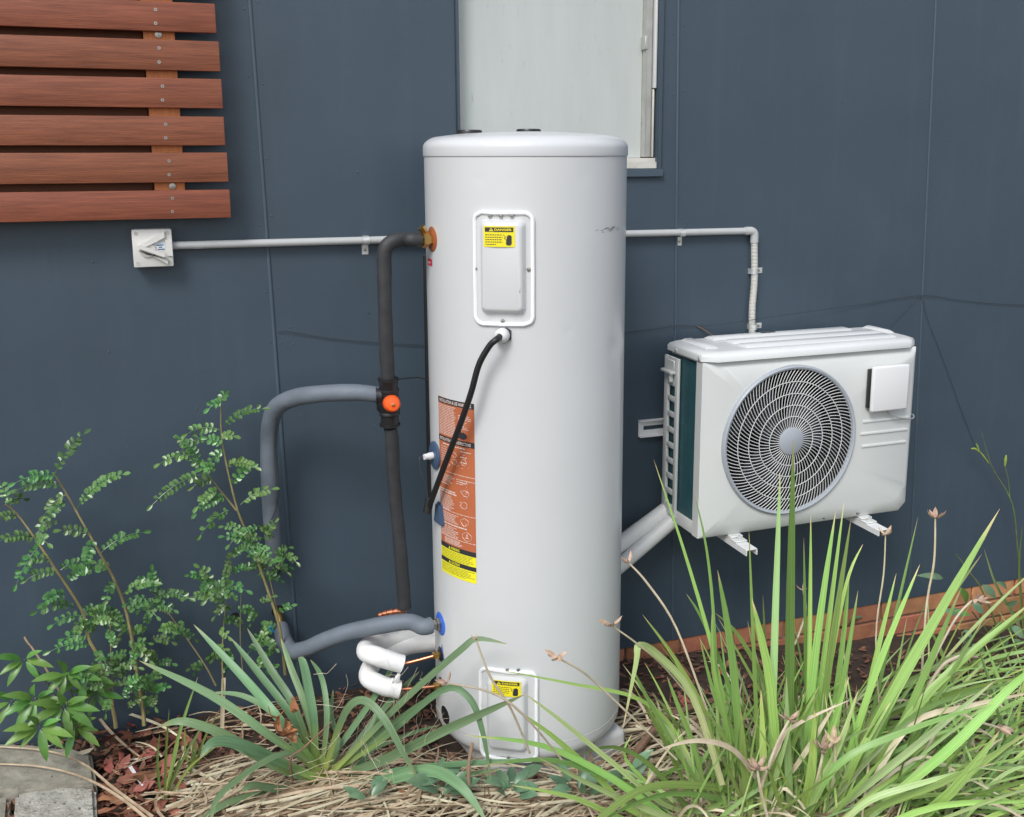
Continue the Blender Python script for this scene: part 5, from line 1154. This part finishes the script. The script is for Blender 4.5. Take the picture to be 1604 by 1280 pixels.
# --- small dark leaved ground cover in front
for (cx_, cy2, lab, n_) in ((800, 1262, 'dark leaved ground cover sprig in front of the tank centre', 13), (690, 1268, 'dark leaved ground cover sprig beside the drooping blue green leaf', 10), (578, 1284, 'single small dark leaf sprig at the bottom edge left of centre', 5), (905, 1262, 'ground cover sprig under arching blades right of the tank front', 9), (985, 1245, 'small dull leaf sprig beside the fallen branch', 6), (1320, 1000, 'small leafy sprig against bricks behind the upright clump', 6)):
    b = gpt(cx_, cy2); t = thing('ground_cover_sprig', lab, 'plant', b, 'ground cover sprigs')
    mb = MB(); mb.tube([b+Vector((0, 0, -.01)), b+Vector((.01, 0, .03)), b+Vector((.0, -.01, .06))], .002, 5); obj('stem', mb, M['green_stem'], t)
    for k in range(n_):
        a = 2*PI*k*.381+random.random()*.5; rr_ = random.uniform(.004, .035); B = b+Vector((math.cos(a)*rr_, math.sin(a)*rr_, random.uniform(.04, .095))); l = random.uniform(.052, .09)
        broad(t, B, B+Vector((math.cos(a)*l, math.sin(a)*l*.7, random.uniform(.0, .06))), l*.44, 'cover_leaf', Vector((random.uniform(-.4, .4), -.5, 1)))
# --- grass tufts at left
for (x0, y0, lab, tips) in ((255, 1262, 'thin yellow green grass tuft in front of the pavers', [(300, 1085), (265, 1110), (330, 1120), (345, 1165), (283, 1130), (310, 1060), (250, 1150), (290, 1170)]), (300, 1225, 'small yellow green grass tuft beside the strap leaves', [(318, 1130), (335, 1150), (290, 1140), (345, 1110), (310, 1165)])):
    b = gpt(x0, y0); t = thing('grass_tuft', lab, 'grass', b, 'grass tufts near the pavers')
    for (x, y) in tips:
        P = at(x, y, b.y+random.uniform(-.04, .1)); m_ = b.lerp(P, .5)+Vector((random.uniform(-.012, .012), 0, .02)); strap(t, [b+Vector((random.uniform(-.01, .01), random.uniform(-.01, .01), -.01)), m_, P], .0075, 'grass', prof_sword, 5, .8)
# --- loose sticks
def stick(name, pts, r, m, lab, cat='stick'):
    mb = MB(); mb.tube(pts, r, 8, True, 6)
    for i, v in enumerate(mb.v):
        p = Vector(v); q = noise.noise(p*40)*.002; mb.v[i] = (p.x+q, p.y, p.z+q)
    obj(name, mb, M[m], None, label=lab, cat=cat, loc=pts[0])
stick('fallen_branch', [gpt(962, 1240, .02), gpt(1000, 1200, .06), gpt(1040, 1160, .075), gpt(1090, 1130, .06), gpt(1150, 1100, .03)], [.013, .0125, .012, .011, .009], 'branch', 'bent brown branch lying right of the tank', 'branch')
stick('fallen_branch', [gpt(985, 1245, .015), gpt(990, 1215, .05), gpt(1003, 1195, .065)], [.006, .006, .005], 'branch', 'short side twig beside the bent brown branch', 'branch')
P = at(734, 1200, -.80); stick('stake', [P+Vector((0, 0, -.06)), P, at(740, 1164, -.80)], [.006, .006, .0055], 'stake', 'short brown wooden stake in front of the tank', 'stake')
stick('dry_cane', [gpt(150, 1180, .01), at(70, 1045, -.12), at(38, 998, -.10)], [.004, .0035, .003], 'straw', 'long pale dry cane leaning behind the broad leaflets', 'cane')
for l, lab in (([(-30, 1174, .012), (70, 1185, .02), (130, 1210, .03), (180, 1250, .03), (240, 1290, .02)], 'upper long brown dry blade lying across the pavers'), ([(-30, 1202, .012), (60, 1210, .02), (130, 1232, .03), (190, 1265, .03), (250, 1310, .02)], 'lower long brown dry blade lying across the pavers')):
    P, _ = spline([onz(x, y, .0)+Vector((0, 0, z)) for x, y, z in l], 6); mb = MB(); ribbon(mb, P, .009, nrm=Vector((0, -.5, 1)), att=False, prof=lambda t: .5+.5*t); obj('dry_reed', mb, M['straw'], None, label=lab, cat='dry blade', loc=P[0])
for l, lab, m in (([(205, 1215, .03), (225, 1248, .035)], 'short white stick on the mulch right of the pavers', 'white_pl'), ([(135, 1118, .09), (160, 1150, .05), (190, 1175, .03), (220, 1195, .02)], 'broad pale dry blade slanting over the mulch', 'straw'), ([(190, 1135, .05), (250, 1155, .045), (285, 1170, .03)], 'pale white dry blade lying toward the strap leaves', 'straw_pale')):
    P, _ = spline([gpt(x, y, z) for x, y, z in l], 6); mb = MB(); ribbon(mb, P, .010, nrm=Vector((0, -.6, 1)), att=False, prof=lambda t: 1-.5*t*t); obj('dry_reed', mb, M[m], None, label=lab, cat='dry blade', loc=P[0])
for (x, y, lab) in ((72, 1170, 'white fallen petal on the concrete paver'), (135, 1178, 'pale grey dead leaf at the corner of the paver')):
    mb = MB(); P = onz(x, y, .016); chip(mb, P, .05, .010, -.7 if x < 100 else .1, .15, .1); obj('dry_leaf', mb, M['white_pl' if x < 100 else 'straw_pale'], None, label=lab, cat='petal' if x < 100 else 'dead leaf', loc=P)
# dry upright blades
for (x0, y0, x1, y1, w_, lab) in ((347, 1130, 350, 1062, 6, 'upright pale dead blade behind the strap leaves'),):
    b = gpt(x0, y0+25); P = at(x1, y1, b.y); mb = MB(); ribbon(mb, [b, b.lerp(P, .5), P], wm(w_, b.y), nrm=Vector((.2, -1, .2)), att=False, fold=.3); obj('dry_reed', mb, M['straw_pale'], None, label=lab, cat='dry blade', loc=b)

# --- pinnate shrubs against the wall
def leaflet(mb, B, d, nrm, l, wd):
    s = d.cross(nrm).normalized(); n_ = s.cross(d)
    vs = [B, B+d*l*.35-s*wd*.42+n_*wd*.18, B+d*l*.72-s*wd*.5+n_*wd*.16, B+d*l-s*wd*.08-n_*l*.06, B+d*l*.78+s*wd*.46+n_*wd*.16, B+d*l*.35+s*wd*.42+n_*wd*.18, B+d*l*.6]
    mb.add(vs, [(0, 1, 6), (1, 2, 6), (2, 3, 6), (3, 4, 6), (4, 5, 6), (5, 0, 6)])
def frond(par, A, B, npair, lf, bow=.12, wr=.72):
    v = B-A; L_ = v.length; up = Vector((0, random.uniform(-.3, .1), 1)); pts = [A+v*t+up*bow*L_*4*t*(1-t) for t in np.linspace(0, 1, 7)]
    mb = MB(); mb.tube(pts, [.0011]*6+[.0005], 4, False); n_ = Vector((random.uniform(-.45, .45), -1, random.uniform(.2, 1.0))).normalized()
    for k in range(npair):
        t = .1+.86*k/npair
        i = min(5, int(t*6)); f = t*6-i; P = pts[i].lerp(pts[i+1], f); T = (pts[i+1]-pts[i]).normalized(); S = T.cross(n_).normalized()
        for sg in (-1, 1):
            if random.random() < .06: continue
            d = (T*random.uniform(.35, .75)+S*sg+n_*random.uniform(-.25, .35)).normalized(); nn_ = (n_+Vector((random.uniform(-.5, .5), random.uniform(-.3, .3), random.uniform(-.3, .5)))).normalized()
            sz = lf*(.75+.35*math.sin(PI*t))*random.uniform(.8, 1.2); leaflet(mb, P+T*random.uniform(-.003, .003), d, nn_, sz, sz*wr)
    T = (pts[-1]-pts[-2]).normalized(); leaflet(mb, pts[-1], T, n_, lf*1.5, lf*.7)
    return obj('leaf', mb, M['shrub'], par)
def zz(z, l, Yf): return [at(z[0]+x/z[2], z[1]+y/z[2], Yf) for x, y in l]
ZA, ZB_ = (0, 640, 2.3708), (220, 600, 2.4615)
def shrub(name, lab, z, Y0, stems, fr, clusters, lf, base):
    t = thing(name, lab, 'shrub', base, 'fern leaved shrubs along the wall')
    for l, r in stems:
        P = zz(z, l, Y0); P = [p+Vector((0, .012*math.sin(i*1.7), 0)) for i, p in enumerate(P)]
        mb = MB(); mb.tube(P, [r*(.35+.65*i/(len(P)-1)) for i in range(len(P))], 6, True, 4); obj('stem', mb, M['stem'], t)
    for (a, b, c, d) in fr:
        y = Y0+random.uniform(-.03, .01); A = at(z[0]+a/z[2], z[1]+b/z[2], y); B = at(z[0]+c/z[2], z[1]+d/z[2], y+random.uniform(-.08, .04)); L_ = (B-A).length
        frond(t, A, B, max(4, int(L_/.0145)), lf)
    for (cx_, cy2, sx_, sy2, n_, lo_, hi) in clusters:
        for k in range(n_):
            px, py = random.uniform(cx_-sx_, cx_+sx_), random.uniform(cy2-sy2, cy2+sy2); a = random.uniform(0, 2*PI); l = random.uniform(lo_, hi); y = Y0+random.uniform(-.07, .06)
            A = at(z[0]+px/z[2], z[1]+py/z[2], y); B = at(z[0]+(px+math.cos(a)*l)/z[2], z[1]+(py+math.sin(a)*l*.7)/z[2], min(-.015, y+random.uniform(-.06, .05)))
            frond(t, A, B, max(4, int((B-A).length/.012)), lf*.82)
    return t
shrub('pinnate_shrub', 'left fern leaved shrub with two leaning stems beside the broad leaflets', ZA, -.15,
      [([(20, 355), (60, 395), (130, 480), (200, 580), (260, 680), (310, 770), (330, 850), (370, 930), (420, 1130), (430, 1190)], .0065), ([(200, 240), (245, 320), (300, 410), (370, 530), (420, 630), (460, 730), (490, 850), (510, 980), (530, 1120), (535, 1180)], .0065), ([(408, 750), (412, 930), (420, 1100)], .003)],
      [(205, 240, 310, 95), (215, 255, 60, 275), (225, 290, 70, 300), (245, 320, 165, 395), (285, 370, 455, 245), (330, 470, 230, 452), (370, 540, 530, 460), (345, 490, 320, 585), (250, 345, 165, 425), (215, 415, 125, 475), (130, 480, 2, 490), (40, 360, 0, 280), (30, 350, 85, 335), (160, 500, 62, 650), (210, 610, 105, 632), (225, 600, 305, 572), (250, 640, 350, 600), (280, 740, 140, 752), (240, 690, 160, 722), (290, 770, 200, 802), (320, 850, 240, 855), (340, 880, 190, 900), (330, 800, 375, 735), (400, 600, 362, 575), (420, 640, 390, 722), (455, 690, 572, 650), (470, 760, 565, 715), (480, 830, 400, 790), (490, 880, 555, 935), (430, 750, 340, 780), (60, 400, 0, 410), (190, 560, 95, 570), (130, 480, 175, 500)],
      [(360, 800, 70, 60, 11, 55, 95), (400, 900, 90, 70, 11, 55, 90), (430, 1020, 80, 70, 13, 45, 85), (500, 1060, 60, 60, 7, 40, 80), (560, 720, 30, 60, 6, 60, 90)],   .0178, gpt(185, 1125))
shrub('pinnate_shrub', 'taller fern leaved shrub with a forked stem beside the grey pipe', ZB_, -.15,
      [([(310, 55), (313, 200), (335, 330), (375, 490), (420, 600), (470, 740), (525, 900), (545, 1000), (560, 1130)], .0055), ([(262, 355), (310, 420), (370, 490)], .0035), ([(488, 710), (530, 890)], .0022), ([(330, 840), (322, 940), (315, 1060), (320, 1200)], .003), ([(388, 780), (386, 1000), (400, 1160)], .0022), ([(55, 815), (150, 950), (245, 1080), (290, 1160)], .003)],
      [(312, 75, 268, 95), (312, 70, 328, 38), (320, 170, 468, 100), (305, 180, 182, 195), (265, 205, 155, 265), (195, 280, 78, 310), (265, 350, 48, 468), (240, 320, 160, 222), (310, 210, 355, 205), (318, 265, 262, 315), (332, 320, 440, 325), (350, 395, 425, 325), (385, 470, 505, 410), (330, 440, 218, 500), (340, 490, 235, 582), (300, 415, 222, 475), (265, 360, 200, 300), (275, 375, 208, 395), (330, 845, 192, 825), (285, 785, 230, 715), (330, 800, 258, 835), (320, 785, 405, 800), (60, 825, 185, 830), (50, 815, 45, 728), (60, 845, 0, 875), (310, 240, 260, 215), (290, 330, 235, 330), (200, 270, 150, 215)],
      [(440, 620, 95, 70, 17, 60, 110), (400, 700, 80, 50, 9, 60, 100), (530, 690, 40, 30, 7, 40, 70), (270, 790, 50, 40, 8, 50, 80), (390, 900, 90, 60, 9, 40, 70), (500, 960, 40, 90, 9, 40, 70), (120, 900, 70, 60, 6, 40, 80), (30, 1030, 60, 60, 8, 40, 80), (300, 1060, 70, 40, 9, 40, 70), (490, 1080, 30, 50, 6, 30, 50), (60, 1180, 60, 50, 8, 40, 70)],   .0178, gpt(400, 1125))
# --- umbrella leaved seedling
us = thing('umbrella_leaf_seedling', 'light green seedling with fingered leaf whorls at the wall foot, lower left', 'plant', gpt(122, 1160))
ub = gpt(122, 1160)
for (x, y, n_, r, yy) in ((38, 1033, 6, 36, -.18), (104, 1056, 7, 38, -.2), (133, 1058, 7, 40, -.16), (55, 1094, 8, 38, -.26), (18, 1098, 6, 34, -.22), (100, 1106, 8, 40, -.28), (62, 1138, 8, 40, -.3), (118, 1138, 7, 36, -.26), (150, 1085, 6, 34, -.14)):
    C_ = at(x, y, yy); mb = MB(); m_ = ub.lerp(C_, .55)+Vector((0, .02, .03)); mb.tube([ub, m_, C_], [.003, .0022, .0016], 6, True, 6); ps = obj('leaf_stalk', mb, M['green_stem'], us)
    for k in range(n_):
        a = 2*PI*k/n_+random.uniform(-.2, .2); l = r/FPX*3.2*random.uniform(.75, 1.2); d = Vector((math.cos(a), -.35+.5*math.sin(a)*0, math.sin(a)*.75-.25)).normalized()
        broad(ps, C_+d*.008, C_+d*l*1.2, l*.30, 'schef', Vector((0, -.8, .9)), 'leaflet', .10)
